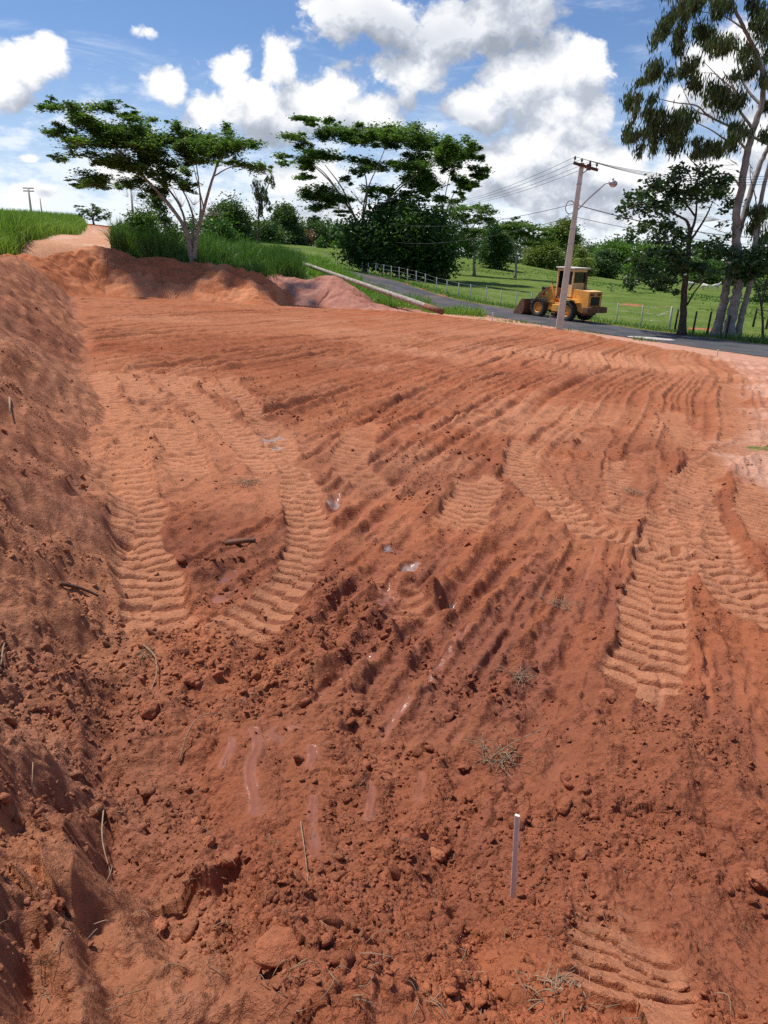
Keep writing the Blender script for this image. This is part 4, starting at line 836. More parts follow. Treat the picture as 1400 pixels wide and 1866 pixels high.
bushy('leafy_tree', 'green tree far behind the eucalyptus trunks', 'tree', 1350, 470, 535, 80, 200, LF['mid'], 58, 14, hang=.02)
# palm
def palm():
    b = at(1062, 506, 150); b[2] = ground_z(b[0], b[1]); top = at(1063, 474, 150); root = empty('palm_tree', b)
    tag(root, 'palm with arching fronds beside the leaning concrete pole', 'palm'); MB().tube([(0, 0, -.1), tuple((top-b)*.5+np.array([.1, 0, 0])), tuple(top-b)], [.22, .18, .16], 8).build('trunk', M_BARKP, root, True)
    R = np.random.default_rng(5); Cs = []; As = []; Bs = []; T = []
    for k in range(16):
        az = k*2.4; el = R.uniform(-.1, 1.1); Lf = R.uniform(2.4, 3.2)
        for t in np.linspace(.1, 1, 26):
            p = (top-b) + np.array([math.cos(az)*Lf*t*math.cos(el*.6), math.sin(az)*Lf*t*math.cos(el*.6), Lf*(t*math.sin(el) - 1.0*t*t)])
            for sgn in (-1, 1):
                side = np.array([-math.sin(az)*sgn, math.cos(az)*sgn, -.55]); side /= np.linalg.norm(side); a = side*.42*(1.15-t*.7); Cs.append(p+a); As.append(a); Bs.append(np.array([math.cos(az), math.sin(az), 0])*.07); T.append(R.uniform(.3, .9))
    V, Fq, T2 = rhombi(np.array(Cs), np.array(As), np.array(Bs), np.array(T)); mk('fronds', V, Fq, LF['yellow'], root, attrs=dict(tone=T2), smooth=False)
palm()
def woods():
    """the far wood closing the view: reads as one mass"""
    R = np.random.default_rng(77); pads = []
    for px in np.arange(340, 1760, 9.0):
        d = R.uniform(245, 290); hp = 456 + max(px-560, 0)*.052; top = hp - R.uniform(16, 34) - (14 if 820 < px < 1000 else 0) - (16 if px < 650 else 0) - (10 if px > 1120 else 0); base = hp + 24
        for py in np.linspace(top, base, 4): pads.append((at(px+R.uniform(-6, 6), py, d), (2.4*R.uniform(.8, 1.4), 2.5, 1.7*R.uniform(.8, 1.3))))
    (V, Fq, T), _ = leaf_cloud(pads, 11.0, .95, .55, 'bush', R, .45)
    o = mk('far_woods', V, Fq, LF['far'], attrs=dict(tone=T), smooth=False); tag(o, 'far wood closing the pasture behind the single trees', 'woods', kind='stuff')
woods()

# ------------------------------------------------------------------ grasses
def blades(name, label, pts, hts, width, leaf, seed, lean=.35, seg=3, tone0=.2, tone1=.9):
    """arching blades standing on pts (n,3)"""
    R = np.random.default_rng(seed); n = len(pts); az = R.random(n)*2*np.pi; dirv = np.stack([np.cos(az), np.sin(az), np.zeros(n)], 1)
    faz = R.random(n)*2*np.pi; sd = np.stack([np.cos(faz), np.sin(faz), np.zeros(n)], 1); ln = lean*np.abs(R.normal(size=n))*hts; V = np.empty((n, 2*seg+1, 3))
    for k in range(seg+1):
        t = k/seg; p = pts + np.array([0, 0, 1.])*(hts*(t-.22*t*t*np.minimum(1, ln/hts*2)))[:, None] + dirv*(ln*t*t)[:, None]
        if k < seg: wv = sd*(width*(1-.55*t)*.5); V[:, 2*k] = p-wv; V[:, 2*k+1] = p+wv
        else: V[:, 2*seg] = p
    base = np.arange(n)[:, None]*(2*seg+1); Fs = []
    quads = np.stack([base+np.array([[2*k, 2*k+1, 2*k+3, 2*k+2]]) for k in range(seg-1)], 1).reshape(-1, 4)
    tri = (base + np.array([[2*seg-2, 2*seg-1, 2*seg]]))
    Fq = np.vstack([quads, np.hstack([tri, tri[:, 2:3]])]) if False else None
    T = np.repeat(np.clip(R.uniform(tone0, tone1, n), 0, 1), 2*seg+1)
    # last segment as a narrow quad keeps one face size
    V2 = np.empty((n, 2*seg+2, 3)); V2[:, :2*seg+1] = V; V2[:, 2*seg] = V[:, 2*seg] - sd*width*.08; V2[:, 2*seg+1] = V[:, 2*seg] + sd*width*.08
    base = np.arange(n)[:, None]*(2*seg+2); quads = np.stack([base+np.array([[2*k, 2*k+1, 2*k+3, 2*k+2]]) for k in range(seg)], 1).reshape(-1, 4)
    T = np.repeat(np.clip(R.uniform(tone0, tone1, n), 0, 1), 2*seg+2)
    o = mk(name, V2.reshape(-1, 3), quads, leaf, attrs=dict(tone=T), smooth=False); tag(o, label, 'grass', kind='stuff'); return o
def on_z(x, y): return np.stack([x, y, zbase(x, y)-.03], 1)
R_ = np.random.default_rng(99)
# tall cane-like grass on the rise at the left
LB = smooth_path(np.array([at(-140,462,34)[:2], at(0,449,44)[:2], at(75,436,54)[:2], at(112,424,68)[:2], at(148,419,84)[:2], at(150,412,100)[:2]]))
n_ = 30000; i_ = R_.integers(0, len(LB)-1, n_); f_ = R_.random(n_)[:, None]; p_ = LB[i_]*(1-f_)+LB[i_+1]*f_; tn = LB[i_+1]-LB[i_]; tn /= np.linalg.norm(tn, axis=1)[:, None]
off_ = R_.random(n_)**1.7*9.0 + .25*R_.normal(size=n_); p_ = p_ + np.stack([-tn[:, 1], tn[:, 0]], 1)*off_[:, None]
hh_ = np.clip(1.95 - .012*(p_[:, 1]-37), 1.1, 2.2)*R_.uniform(.72, 1.06, n_)*np.clip(.72+.4*off_, .6, 1)
blades('tall_grass', 'tall bright green grass covering the rise left of the dirt road', on_z(p_[:, 0], p_[:, 1]), hh_, .055, LF['cane'], 101, .30, tone0=.0, tone1=1.0)
kk = R_.random(len(p_)) < .10; blades('dry_grass', 'yellowing blades and seed heads mixed into the tall bright green grass', on_z(p_[kk, 0], p_[kk, 1]), hh_[kk]*R_.uniform(.5, 1.12, int(kk.sum())), .05, LF['yellow'], 121, .5)
# guinea grass round the leaning tree, taller plumes towards its right end
def scatter(polypx, n, R):
    Q = np.array([at(*p)[:2] for p in polypx]); lo, hi = Q.min(0), Q.max(0); out = np.zeros((0, 2))
    while len(out) < n:
        c = lo + (hi-lo)*R.random((n*2, 2)); ins_ = np.zeros(len(c), bool); j = len(Q)-1
        for i in range(len(Q)):
            a, b = Q[i], Q[j]; cond = ((a[1] > c[:, 1]) != (b[1] > c[:, 1])) & (c[:, 0] < (b[0]-a[0])*(c[:, 1]-a[1])/(b[1]-a[1]+1e-12)+a[0]); ins_ ^= cond; j = i
        out = np.vstack([out, c[ins_]])
    return out[:n]
q_ = scatter([(200,460,49.5),(360,475,49.5),(470,492,49.5),(552,500,51),(556,485,60),(440,462,62),(330,455,60),(215,440,58)], 15000, R_)
cl_ = .75 + .6*sst(fbm(q_[:, 0], q_[:, 1], 2.2, 3, .5, 140), -.2, .25); blades('tall_grass', 'deep green tall grass with arching blades at the foot of the leaning tree', on_z(q_[:, 0], q_[:, 1]), cl_*R_.uniform(.8, 1.45, len(q_)), .05, LF['guinea'], 102, .42)
q_ = scatter([(500,500,50.5),(548,500,51),(552,490,55),(500,488,56)], 1800, R_); blades('reed_clump', 'tall upright clump of grass at the upper end of the lying pole', on_z(q_[:, 0], q_[:, 1]), R_.uniform(1.3, 2.3, len(q_)), .045, LF['guinea'], 103, .25, tone0=.1, tone1=.7)
q_ = scatter([(205,458,50),(265,470,50),(300,470,50),(260,455,53),(208,448,54)], 1800, R_); blades('pale_grass', 'pale flowering grass where the dirt road meets the shrub', on_z(q_[:, 0], q_[:, 1]), R_.uniform(.7, 1.3, len(q_)), .05, LF['yellow'], 104, .4)
# roadside grass between the lying pole and the asphalt
q_ = scatter([(640,520,53.5),(700,548,49.5),(760,566,48.5),(830,574,46.8),(888,578,46),(880,566,50),(800,548,56),(740,528,64),(660,505,75),(590,488,75),(560,480,60)], 15000, R_)
al_, ac_ = road_uv(q_[:, 0], q_[:, 1]); q_ = q_[ac_ < -.2]; blades('roadside_grass', 'bright green grass between the lying pole and the road', on_z(q_[:, 0], q_[:, 1]), (.35+.5*sst(fbm(q_[:, 0], q_[:, 1], 2.5, 3, .5, 141), -.1, .3))*R_.uniform(.6, 1.3, len(q_)), .05, LF['cane'], 105, .5, tone1=.75)
a_ = R_.uniform(26, 85, 7000); c_ = -.25 - R_.random(7000)*1.8; qx = N0[0]+ND[0]*a_+NR[0]*c_; qy = N0[1]+ND[1]*a_+NR[1]*c_
blades('roadside_grass', 'taller grass band hiding the far stretch of the road beside the big trees', on_z(qx, qy), R_.uniform(.35, .95, 7000)*sst(a_, 24, 40), .06, LF['cane'], 109, .4, tone1=.7)
a_ = R_.uniform(-4, 60, 6000); c_ = ROAD_W + .5 + np.abs(R_.normal(size=6000))*1.1; qx = N0[0]+ND[0]*a_+NR[0]*c_; qy = N0[1]+ND[1]*a_+NR[1]*c_
blades('verge_grass', 'short rough grass along the fence side of the road', on_z(qx, qy), R_.uniform(.12, .5, 6000)*np.where(a_ < 8, 1.2, .7), .04, LF['guinea'], 106, .5, tone1=1.0)
a_ = R_.uniform(5, 24, 2500); c_ = -.15 - R_.random(2500)**1.5*1.6; qx = N0[0]+ND[0]*a_+NR[0]*c_; qy = N0[1]+ND[1]*a_+NR[1]*c_; kk = fbm(qx, qy, 1.5, 3, .5, 142) > -.02
blades('verge_grass', 'thin grass tufts between the red soil and the near edge of the asphalt', on_z(qx[kk], qy[kk]), R_.uniform(.06, .25, int(kk.sum())), .03, LF['guinea'], 107, .6, tone1=1.0)
q_ = scatter([(560,500,60),(700,505,90),(860,500,120),(1100,520,105),(1230,560,70),(1420,580,55),(1420,540,110),(1000,490,150),(800,480,140),(600,460,125)], 14000, R_); q_ = q_[road_uv(q_[:, 0], q_[:, 1])[1] > ROAD_W+1]
kk = fbm(q_[:, 0], q_[:, 1], 5.0, 4, .6, 143) > -.04; q_ = q_[kk]; blades('pasture_grass', 'tussocks of grass across the pasture behind the fence', on_z(q_[:, 0], q_[:, 1]), R_.uniform(.06, .22, len(q_)), .16, LF['mid'], 108, .8, tone0=.3, tone1=.9)
# ------------------------------------------------------------------ posts, fences, stakes, lying pole
M_WHITE = mat_plain('white_paint', (.60, .60, .56), .7, var=.12, scale=9, dirt=((.36, .17, .10), .60))
M_GREYW = mat_plain('weathered_wood', (.40, .35, .29), .85, var=.4, scale=5, dirt=((.20, .14, .09), .55), bump=.4)
M_DARKW = mat_plain('dark_wood', (.055, .042, .032), .9, var=.5, scale=8, bump=.5)
M_CONC = mat_plain('grey_concrete', (.60, .59, .47), .85, var=.15, scale=2.5, dirt=((.42, .39, .32), .58), bump=.25)
M_WIRE = mat_plain('dark_wire', (.045, .045, .05), .6, var=.1)
M_GALV = mat_plain('galvanised_steel', (.42, .43, .45), .45, .6, .2, 12)
M_BROWN = mat_plain('brown_timber', (.11, .055, .04), .85, var=.4, scale=6)
M_INS = mat_plain('dark_porcelain', (.035, .02, .018), .3, var=.2)
def fence_at(px):
    """where the fence line (just beyond the road) crosses the photograph's column px"""
    best = None
    for off in np.linspace(-6, 96, 2500):
        x = N0[0]+ND[0]*off+NR[0]*(ROAD_W+1.6); y = N0[1]+ND[1]*off+NR[1]*(ROAD_W+1.6); z = 0
        r = (x*math.cos(0), y); u = x/ (y*math.cos(PITCH) + (CH+.3)*math.sin(PITCH)); pxx = 700 + F*(u*math.cos(ROLL)) + 0
        if best is None or abs(pxx-px) < best[0]: best = (abs(pxx-px), off)
    return best[1]
def pole_post(P, h, w, top='cut', lean=(0, 0)):
    mb = MB(); t = [(0, 0, -.25), (lean[0]*.5, lean[1]*.5, h*.5), (lean[0], lean[1], h-.02), (lean[0], lean[1], h)]
    return mb.tube(np.array(t)+np.array(P), [w*.55, w*.5, w*.47, w*.36], 8)
WP = [651,663,676,690,704,719,734,750,767,787,806,828,850,878,905,933,962,1119,1164]
fo = [fence_at(p) for p in WP]
c0 = fence_at(878); fx = lambda o: (N0[0]+ND[0]*o+NR[0]*(ROAD_W+1.6), N0[1]+ND[1]*o+NR[1]*(ROAD_W+1.6))
for p in (995, 1040, 1080): fo.append(fence_at(p))
o_ = max(fo)
for k in range(7): o_ += 3.2; fo.append(o_)                            # the run goes on towards the trees
fo.append(fence_at(1216)); fo = sorted(fo); org = fx(c0); oz = ground_z(*org)
fence = empty('wire_fence', (org[0], org[1], oz)); tag(fence, 'wire fence of white concrete posts along the far side of the road', 'fence')
tops = []
for k, o in enumerate(fo):
    x, y = fx(o); z = ground_z(x, y); big = k == 0; h = (1.35 if big else rng.uniform(1.12, 1.28)); w = .13 if big else .085; ln = (rng.normal()*.03, rng.normal()*.03)
    q = np.array([x, y, z]) - np.array([org[0], org[1], oz]); tops.append((q, h)); pole_post(q, h, w, lean=ln).build('post', M_WHITE, fence, True)
for hh in (.35, .65, .95):
    P = [q + np.array([0, 0, h*hh]) for q, h in tops]; MB().tube(np.array(P), .006, 4).build('wire', M_GALV, fence, True)
q, h = tops[0]; x1, y1 = fx(fo[0]+2.6); br = np.array([x1-org[0], y1-org[1], ground_z(x1, y1)-oz])
MB().tube(np.array([q+np.array([0, 0, 1.15]), br+np.array([0, 0, .1])]), .012, 6).build('brace', M_GALV, fence, True)
dfo = sorted([fence_at(p) for p in (1226, 1260, 1286, 1321)]); org2 = fx(dfo[-1]); oz2 = ground_z(*org2)
df = empty('post_fence', (org2[0], org2[1], oz2)); tag(df, 'fence of dark wooden posts behind the roadside tree and eucalyptus trunks', 'fence'); tp2 = []
for o in dfo:
    x, y = fx(o); q = np.array([x-org2[0], y-org2[1], ground_z(x, y)-oz2]); tp2.append(q); pole_post(q, rng.uniform(1.15, 1.3), .12, lean=(.05, 0)).build('post', M_DARKW, df, True)
for hh in (.4, .8): MB().tube(np.array([q+np.array([0, 0, hh]) for q in tp2]), .006, 4).build('wire', M_GALV, df, True)
rp = [onground(1372,596), onground(1396,600), onground(1440,606)]; rf = empty('rail_fence', rp[0]); tag(rf, 'dark wooden post and rail fence at the right edge beyond the road', 'fence')
for q in rp: pole_post(q-rp[0], 1.25, .14, lean=(.06, 0)).build('post', M_DARKW, rf, True)
MB().tube(np.array([q-rp[0]+np.array([.05, -.02, 1.12]) for q in rp]), .045, 7).build('rail', M_DARKW, rf, True)

def stake(px, py, toppy, w, label, mat, lean=(0, 0), dd=None):
    b = onground(px, py) if dd is None else at(px, py, dd); h = (py-toppy)/F*np.linalg.norm(b-np.array([0, 0, CH]))*1.0; r = ray(px, py)
    top = ray(px, toppy); tt = b[1]/top[1]; h = (top*tt)[2]+CH-b[2]
    mb = MB(); bm = bmesh.new(); bmesh.ops.create_cube(bm, size=1)
    for v in bm.verts:
        f = v.co.z+.5; v.co = Vector((v.co.x*w*(1-.12*f)+lean[0]*f, v.co.y*w*.55+lean[1]*f, -.12+(h+.12)*f))
    bmesh.ops.bevel(bm, geom=[e for e in bm.edges], offset=w*.08, segments=1, affect='EDGES'); mb.bm(bm)
    o = mb.build('survey_stake', mat, None); o.location = b; o.rotation_euler = (0, 0, -.5); tag(o, label, 'stake'); return o
M_STAKE = mat_plain('stake_paint', (.86, .82, .68), .65, var=.10, scale=30, dirt=((.42, .20, .12), .60))
stake(937,1636,1488,.021, 'white painted survey stake standing in the loose soil in the foreground', M_STAKE, (-.018, 0))
stake(165,533,515,.07, 'white stake at the far left corner of the plot below the soil heap', M_STAKE)
stake(897,586,570,.07, 'small white stake at the grassy verge left of the concrete pole', M_STAKE)
stake(1307,650,637,.05, 'small white stake at the right end of the red plot beside the road', M_STAKE)
stake(1001,596,569,.07, 'greenish grey wooden stake just left of the concrete pole foot', M_GREYW)

# lying pole
a_ = at(806,567,45.6); b_ = at(549,479,56.5); a_[2] = ground_z(a_[0], a_[1])+.22; 
n_ = 14; P = np.array([a_*(1-t)+b_*t for t in np.linspace(0, 1, n_)]); lp = empty('wooden_pole', a_); tag(lp, 'long weathered wooden pole lying on the grass slope behind the gravel heap', 'pole')
MB().tube(P-a_, np.linspace(.175, .12, n_), 14).build('shaft', M_GREYW, lp, True)
dirn = (P[0]-P[1])/np.linalg.norm(P[0]-P[1]); MB().tube(np.array([P[0]-a_-dirn*1.5, P[0]-a_+dirn*.015]), [.176, .182], 14).build('butt', mat_plain('rotten_wood', (.25, .12, .065), .9, var=.4, scale=5), lp, True)

# ------------------------------------------------------------------ utility pole with lamp
pb = at(1019,600,39.3); pb[2] = ground_z(pb[0], pb[1]); ptop = at(1061,297,39.3); H = ptop - pb
up_ = empty('utility_pole', pb); tag(up_, 'leaning concrete utility pole with crossarm and street lamp in front of the loader', 'utility pole')
def along(f): return H*f
def rect_shaft(w0, d0, w1, d1):
    mb = MB(); rows = []; ax = np.array([.97, -.24, 0]); ay = np.array([.24, .97, 0])
    for f in np.linspace(-.04, 1, 12):
        w_ = w0+(w1-w0)*max(f, 0); d_ = d0+(d1-d0)*max(f, 0); c = H*f; b = .18*min(w_, d_)
        prof = [(-w_+b,-d_),(w_-b,-d_),(w_,-d_+b),(w_,d_-b),(w_-b,d_),(-w_+b,d_),(-w_,d_-b),(-w_,-d_+b)]
        rows += [c + ax*u + ay*v for u, v in prof]
    Fs = [(i*8+k, i*8+(k+1) % 8, (i+1)*8+(k+1) % 8, (i+1)*8+k) for i in range(11) for k in range(8)] + [tuple(range(7, -1, -1)), tuple(88+k for k in range(8))]
    return mb.add(np.array(rows), Fs)
rect_shaft(.185, .15, .105, .085).build('shaft', M_CONC, up_)
ca_ = np.array([.935, -.20, -.265]); ca_ /= np.linalg.norm(ca_); face = np.array([-.24, -.97, 0])*.14; c = H*.985 + face
e0, e1 = c - ca_*.42, c + ca_*.82
def beam(P, Q, w, h):
    mb = MB(); t = (Q-P)/np.linalg.norm(Q-P); s = np.cross(t, (0, 0, 1.)); s /= np.linalg.norm(s); u = np.cross(s, t)
    V = [p + s*a*w/2 + u*b*h/2 for p in (P, Q) for a, b in ((-1,-1),(1,-1),(1,1),(-1,1))]
    return mb.add(np.array(V), [(3,2,1,0),(4,5,6,7),(0,1,5,4),(1,2,6,5),(2,3,7,6),(3,0,4,7)])
beam(e0, e1, .10, .13).build('crossarm', M_BROWN, up_)
beam(H*.93+face*.9, c+ca_*.42, .03, .05).build('brace', M_GALV, up_)
ins_pts = []
for f in (.05, .33, .66, .93):
    p = e0 + (e1-e0)*f + np.array([0, 0, .06]); mb = MB(); mb.lathe([(.0, 0), (.016, 0), (.016, .09), (.055, .10), (.06, .15), (.04, .17), (.05, .20), (.03, .25), (0, .26)], 10, Matrix.Translation(p) @ Matrix.Rotation(math.pi/2, 4, 'X'))
    mb.build('insulator', M_INS, up_, True); ins_pts.append(pb + p + np.array([0, 0, .22]))
MB().box(-.10, .10, -.08, .08, -.14, .14, .03, Matrix.Translation(c+ca_*.35+face*.7)).build('fuse_box', M_BROWN, up_)
# lamp arm
la = H*.585 + np.array([.12, -.05, 0]); s_ = 39.3/F
def offpx(dx, dy, dep=0.): return at(1019+dx, 600+dy, 39.3+dep) - pb
arm = smooth_path(np.array([offpx(32, -215), offpx(52, -236, -.3), offpx(72, -254, -.6), offpx(84, -265, -.8), offpx(92, -267, -.9)]), 5)
MB().tube(arm, .030, 8).build('lamp_arm', M_GALV, up_, True)
lh = arm[-1]; R3 = Matrix.Translation(lh+np.array([.16, -.04, -.03])) @ Matrix.Rotation(.15, 4, 'Y') @ Matrix.Diagonal((1.25, 1, .85, 1))
mb = MB(); bm = bmesh.new(); bmesh.ops.create_uvsphere(bm, u_segments=16, v_segments=10, radius=.17); mb.bm(bm, R3); lamp_o = mb.build('lamp_head', M_GALV, up_, True)
mb = MB(); bm = bmesh.new(); bmesh.ops.create_uvsphere(bm, u_segments=16, v_segments=8, radius=.14); mb.bm(bm, Matrix.Translation((0, 0, -.055)) @ R3); mb.build('lamp_glass', mat_plain('lamp_glass', (.55, .56, .55), .2, var=.1), lamp_o, True)
MB().tube(lh+np.array([[.14, -.04, .1], [.14, -.04, .2]]), .045, 8).build('photocell', M_GALV, lamp_o, True)
rc = offpx(20, -222); ringP = np.array([rc + np.array([.22*math.cos(a), -.02, .30*math.sin(a)]) for a in np.linspace(0, 2*math.pi, 25)])
MB().tube(ringP, .020, 6, False).build('cable_coil', M_WIRE, up_, True)
for f in (.62, .53, .88): 
    ax = np.array([.97, -.24, 0]); ay = np.array([.24, .97, 0]); w_ = .185+(.105-.185)*f+.012; d_ = .15+(.085-.15)*f+.012
    MB().add(np.array([H*f+ax*a*w_+ay*b*d_+np.array([0, 0, z]) for z in (-.03, .03) for a, b in ((-1,-1),(1,-1),(1,1),(-1,1))]), [(0,1,5,4),(1,2,6,5),(2,3,7,6),(3,0,4,7),(3,2,1,0),(4,5,6,7)]).build('clamp_band', M_GALV, up_)
def wire(name, A, B, sag, r, label, group=None, mat=None):
    t = np.linspace(0, 1, 28)[:, None]; P = A*(1-t)+B*t; P[:, 2] -= sag*4*(t*(1-t))[:, 0]
    o = MB().tube(P-A, r, 5).build(name, mat or M_WIRE, None, True); o.location = A; tag(o, label, 'wire', group); return o
# next pole along the road, standing behind the big trees
qb = at(742,512,92); qb[2] = ground_z(qb[0], qb[1])
up2 = empty('utility_pole', qb); tag(up2, 'far concrete utility pole hidden among the big trees', 'utility pole')
MB().tube([(0, 0, -.2), (0, 0, 8)], [.19, .11], 8).build('shaft', M_CONC, up2); MB().box(-.6, .6, -.05, .05, 7.7, 7.83, .01).build('crossarm', M_BROWN, up2)
for k, A in enumerate(ins_pts): wire('power_line', A, qb+np.array([-.5+k*.33, 0, 7.85]), 1.0, .010, 'thin upper power wire running from the crossarm to the left', 'upper power wires towards the left')
rb_ = np.array([62., 40., ground_z(62, 40)]); up3 = empty('utility_pole', rb_)
for k, A in enumerate(ins_pts): wire('power_line', A, at(1560, 296+5*k, 40.0+k*.3), .8, .010, 'thin upper power wire running from the crossarm to the right', 'upper power wires towards the right')
bpy.data.objects.remove(up3)
sb = pb + offpx(34, -226)
cable = wire('service_cable', sb, at(1480, 433, 56), .55, .024, 'thick twisted cable sagging from the pole to the right edge', mat=mat_plain('grey_cable', (.20, .20, .21), .6))
wire('service_cable', sb+np.array([-.2, 0, .05]), at(700, 402, 88), .8, .014, 'higher low level cable running from the pole to the left', None)
wire('service_cable', sb+np.array([-.25, 0, -.55]), at(690, 436, 88), .8, .014, 'lower of the two low level cables running from the pole to the left', None)
wire('service_cable', sb+np.array([.0, 0, -.55]), at(1500, 446, 60), .5, .012, 'thin cable running to the right below the thick twisted cable', None)
for q in (0, 1, 2):
    p = cable_pt = sb + (at(1480, 433, 56)-sb)*(.03+.035*q); 
def far_pole(px, pyb, pyt, d, label, arms):
    b = at(px, pyb, d); b[2] = min(b[2], ground_z(b[0], b[1])); h = at(px, pyt, d)[2]-b[2]; o = empty('utility_pole', b); tag(o, label, 'utility pole')
    MB().tube([(0, 0, -.3), (0, 0, h)], [.20, .12], 7).build('shaft', M_CONC, o, True)
    for f, wd in arms: MB().box(-wd, wd, -.06, .06, h*f-.07, h*f+.07).build('crossarm', M_BROWN, o)
far_pole(57, 385, 342, 120, 'distant pole with two crossarms rising out of the tall green grass', ((.985, .8), (.90, .8)))
far_pole(76, 385, 361, 170, 'small distant pole without crossarm rising out of the tall green grass', ())
far_pole(245, 420, 345, 105, 'plain distant pole rising behind the broad green shrub', ())

# ------------------------------------------------------------------ wheel loader
M_YEL = mat_plain('yellow_paint', (.80, .37, .065), .55, var=.18, scale=3.0, dirt=((.26, .115, .04), .60), bump=.08)
M_YELL = mat_plain('faded_yellow_paint', (.82, .52, .22), .6, var=.15, scale=3.0, dirt=((.42, .20, .07), .60))
M_RUST = mat_plain('rusty_steel', (.20, .085, .045), .85, var=.4, scale=5, dirt=((.33, .15, .08), .52), bump=.3)
M_TYRE = mat_plain('tyre_rubber', (.035, .033, .032), .85, var=.3, scale=8, dirt=((.12, .075, .05), .52))
M_BLK = mat_plain('dark_interior', (.015, .013, .012), .7, var=.2)
M_ROOF = mat_plain('pale_roof_paint', (.62, .56, .47), .6, var=.15, scale=3)
M_GLS = mat_plain('dark_glass', (.02, .022, .025), .15, var=.1)
hd = np.array([-.585, .811]); RZ = math.atan2(hd[1], hd[0])
cw = onground(1031, 584.5); lf = np.array([-hd[1], hd[0]])             # left of travel
lc = cw[:2] - lf*.88                                                   # under the rear axle
f2 = lc + hd*2.55; zr, zf = ground_z(*lc)+.015, ground_z(*f2)+.015
ld = empty('wheel_loader', (lc[0], lc[1], zr)); ld.scale = (.93, .93, .93); ld.rotation_euler = (0, -math.atan2(zf-zr, 2.55), RZ); tag(ld, 'old yellow wheel loader with a rusty bucket parked on the road behind the concrete pole', 'wheel loader')
TR, TW = .66, .46
def wheel(x, y, out):
    mb = MB(); hw = TW/2
    prof = [(.36, -hw*.70), (.45, -hw*.92), (TR-.12, -hw), (TR-.05, -hw*.92), (TR-.03, -hw*.5), (TR-.025, 0), (TR-.03, hw*.5), (TR-.05, hw*.92), (TR-.12, hw), (.45, hw*.92), (.36, hw*.70)]
    mb.lathe(prof, 40)
    for k in range(20):                                                # chevron lugs
        for sgn in (-1, 1):
            a = 2*math.pi*(k+(.5 if sgn > 0 else 0))/20; V = []
            for yy, da, r0, r1 in ((.01, .10, TR-.05, TR), (hw*1.0, -.10, TR-.07, TR-.015)):
                for r in (r0, r1):
                    for d2 in (-.055, .055): V.append((r*math.cos(a+da+d2), sgn*yy, r*math.sin(a+da+d2)))
            V += [((TR-.16)*math.cos(a-.12-.05), sgn*hw*1.015, (TR-.16)*math.sin(a-.12-.05)), ((TR-.16)*math.cos(a-.12+.05), sgn*hw*1.015, (TR-.16)*math.sin(a-.12+.05))]
            mb.add(np.array(V), [(0,1,3,2),(4,5,7,6),(0,2,6,4),(1,3,7,5),(2,3,7,6),(0,1,5,4),(4,6,8),(5,7,9),(6,7,9,8),(4,5,9,8)])
    w_ = empty('wheel', (x, y, TR-.01)); w_.parent = ld; mb.build('tyre', M_TYRE, w_, False)
    r = MB(); s = out; r.lathe([(.0, s*.07), (.10, s*.09), (.11, s*.13), (.17, s*.13), (.18, s*.05), (.27, s*.02), (.30, s*.10), (.335, s*.17), (.365, s*.165), (.365, -s*.15), (.0, -s*.15)], 28)
    for k in range(8):
        a = 2*math.pi*k/8; r.tube([(.225*math.cos(a), s*.03, .225*math.sin(a)), (.225*math.cos(a), s*.075, .225*math.sin(a))], .02, 6)
    r.build('rim', M_YEL, w_, False)
for x, y, o in ((0, .88, 1), (0, -.88, -1), (2.55, .88, 1), (2.55, -.88, -1)): wheel(x, y, o)
# rear body: engine hood, grille, counterweight
mb = MB(); mb.prism([(-1.38, .62), (-1.38, 1.06), (-1.42, 1.08), (-1.42, 1.90), (-1.36, 1.98), (.15, 2.06), (.15, .92), (-.35, .92), (-.55, .74), (-.95, .62)], -.66, .66); mb.build('hood', M_YEL, ld)
MB().prism([(-1.39, 1.985), (-1.36, 2.005), (.17, 2.085), (.17, 2.06), (-1.36, 1.98)], -.64, .64).build('hood_top', M_YELL, ld)
MB().box(-1.48, -1.415, -.40, .40, 1.12, 1.66, .015).build('grille', M_BLK, ld)
gr_ = ld.children[-1]
mb = MB()
for k in range(6): mb.box(-1.495, -1.478, -.38, .38, 1.17+k*.085, 1.195+k*.085)
mb.build('grille_bars', M_RUST, gr_)
for y in (-.36, .36): MB().box(-1.46, -1.41, y-.15, y+.15, 1.73, 1.90, .02).build('rear_light', M_RUST, ld)
mb = MB(); mb.box(-1.74, -1.30, -.98, .98, .66, 1.04, .05); mb.build('counterweight', M_RUST, ld)
MB().box(-1.3, .9, -.40, .40, .48, .92, .04).build('rear_frame', M_RUST, ld)
for s in (-1, 1):
    MB().prism([(-.85, 1.25), (-.62, 1.44), (.55, 1.44), (.72, 1.30), (.72, 1.25), (.53, 1.38), (-.60, 1.38), (-.80, 1.20)], s*.67 if s > 0 else -1.10, 1.10 if s > 0 else s*.67).build('fender', M_YEL, ld)
    MB().box(.72, 1.35, .55 if s > 0 else -.98, .98 if s > 0 else -.55, .52, .98, .04).build('side_tank', M_YEL, ld)
    MB().box(.95, 1.25, .99 if s > 0 else -1.10, 1.10 if s > 0 else -.99, .42, .47, .01).build('step', M_RUST, ld)
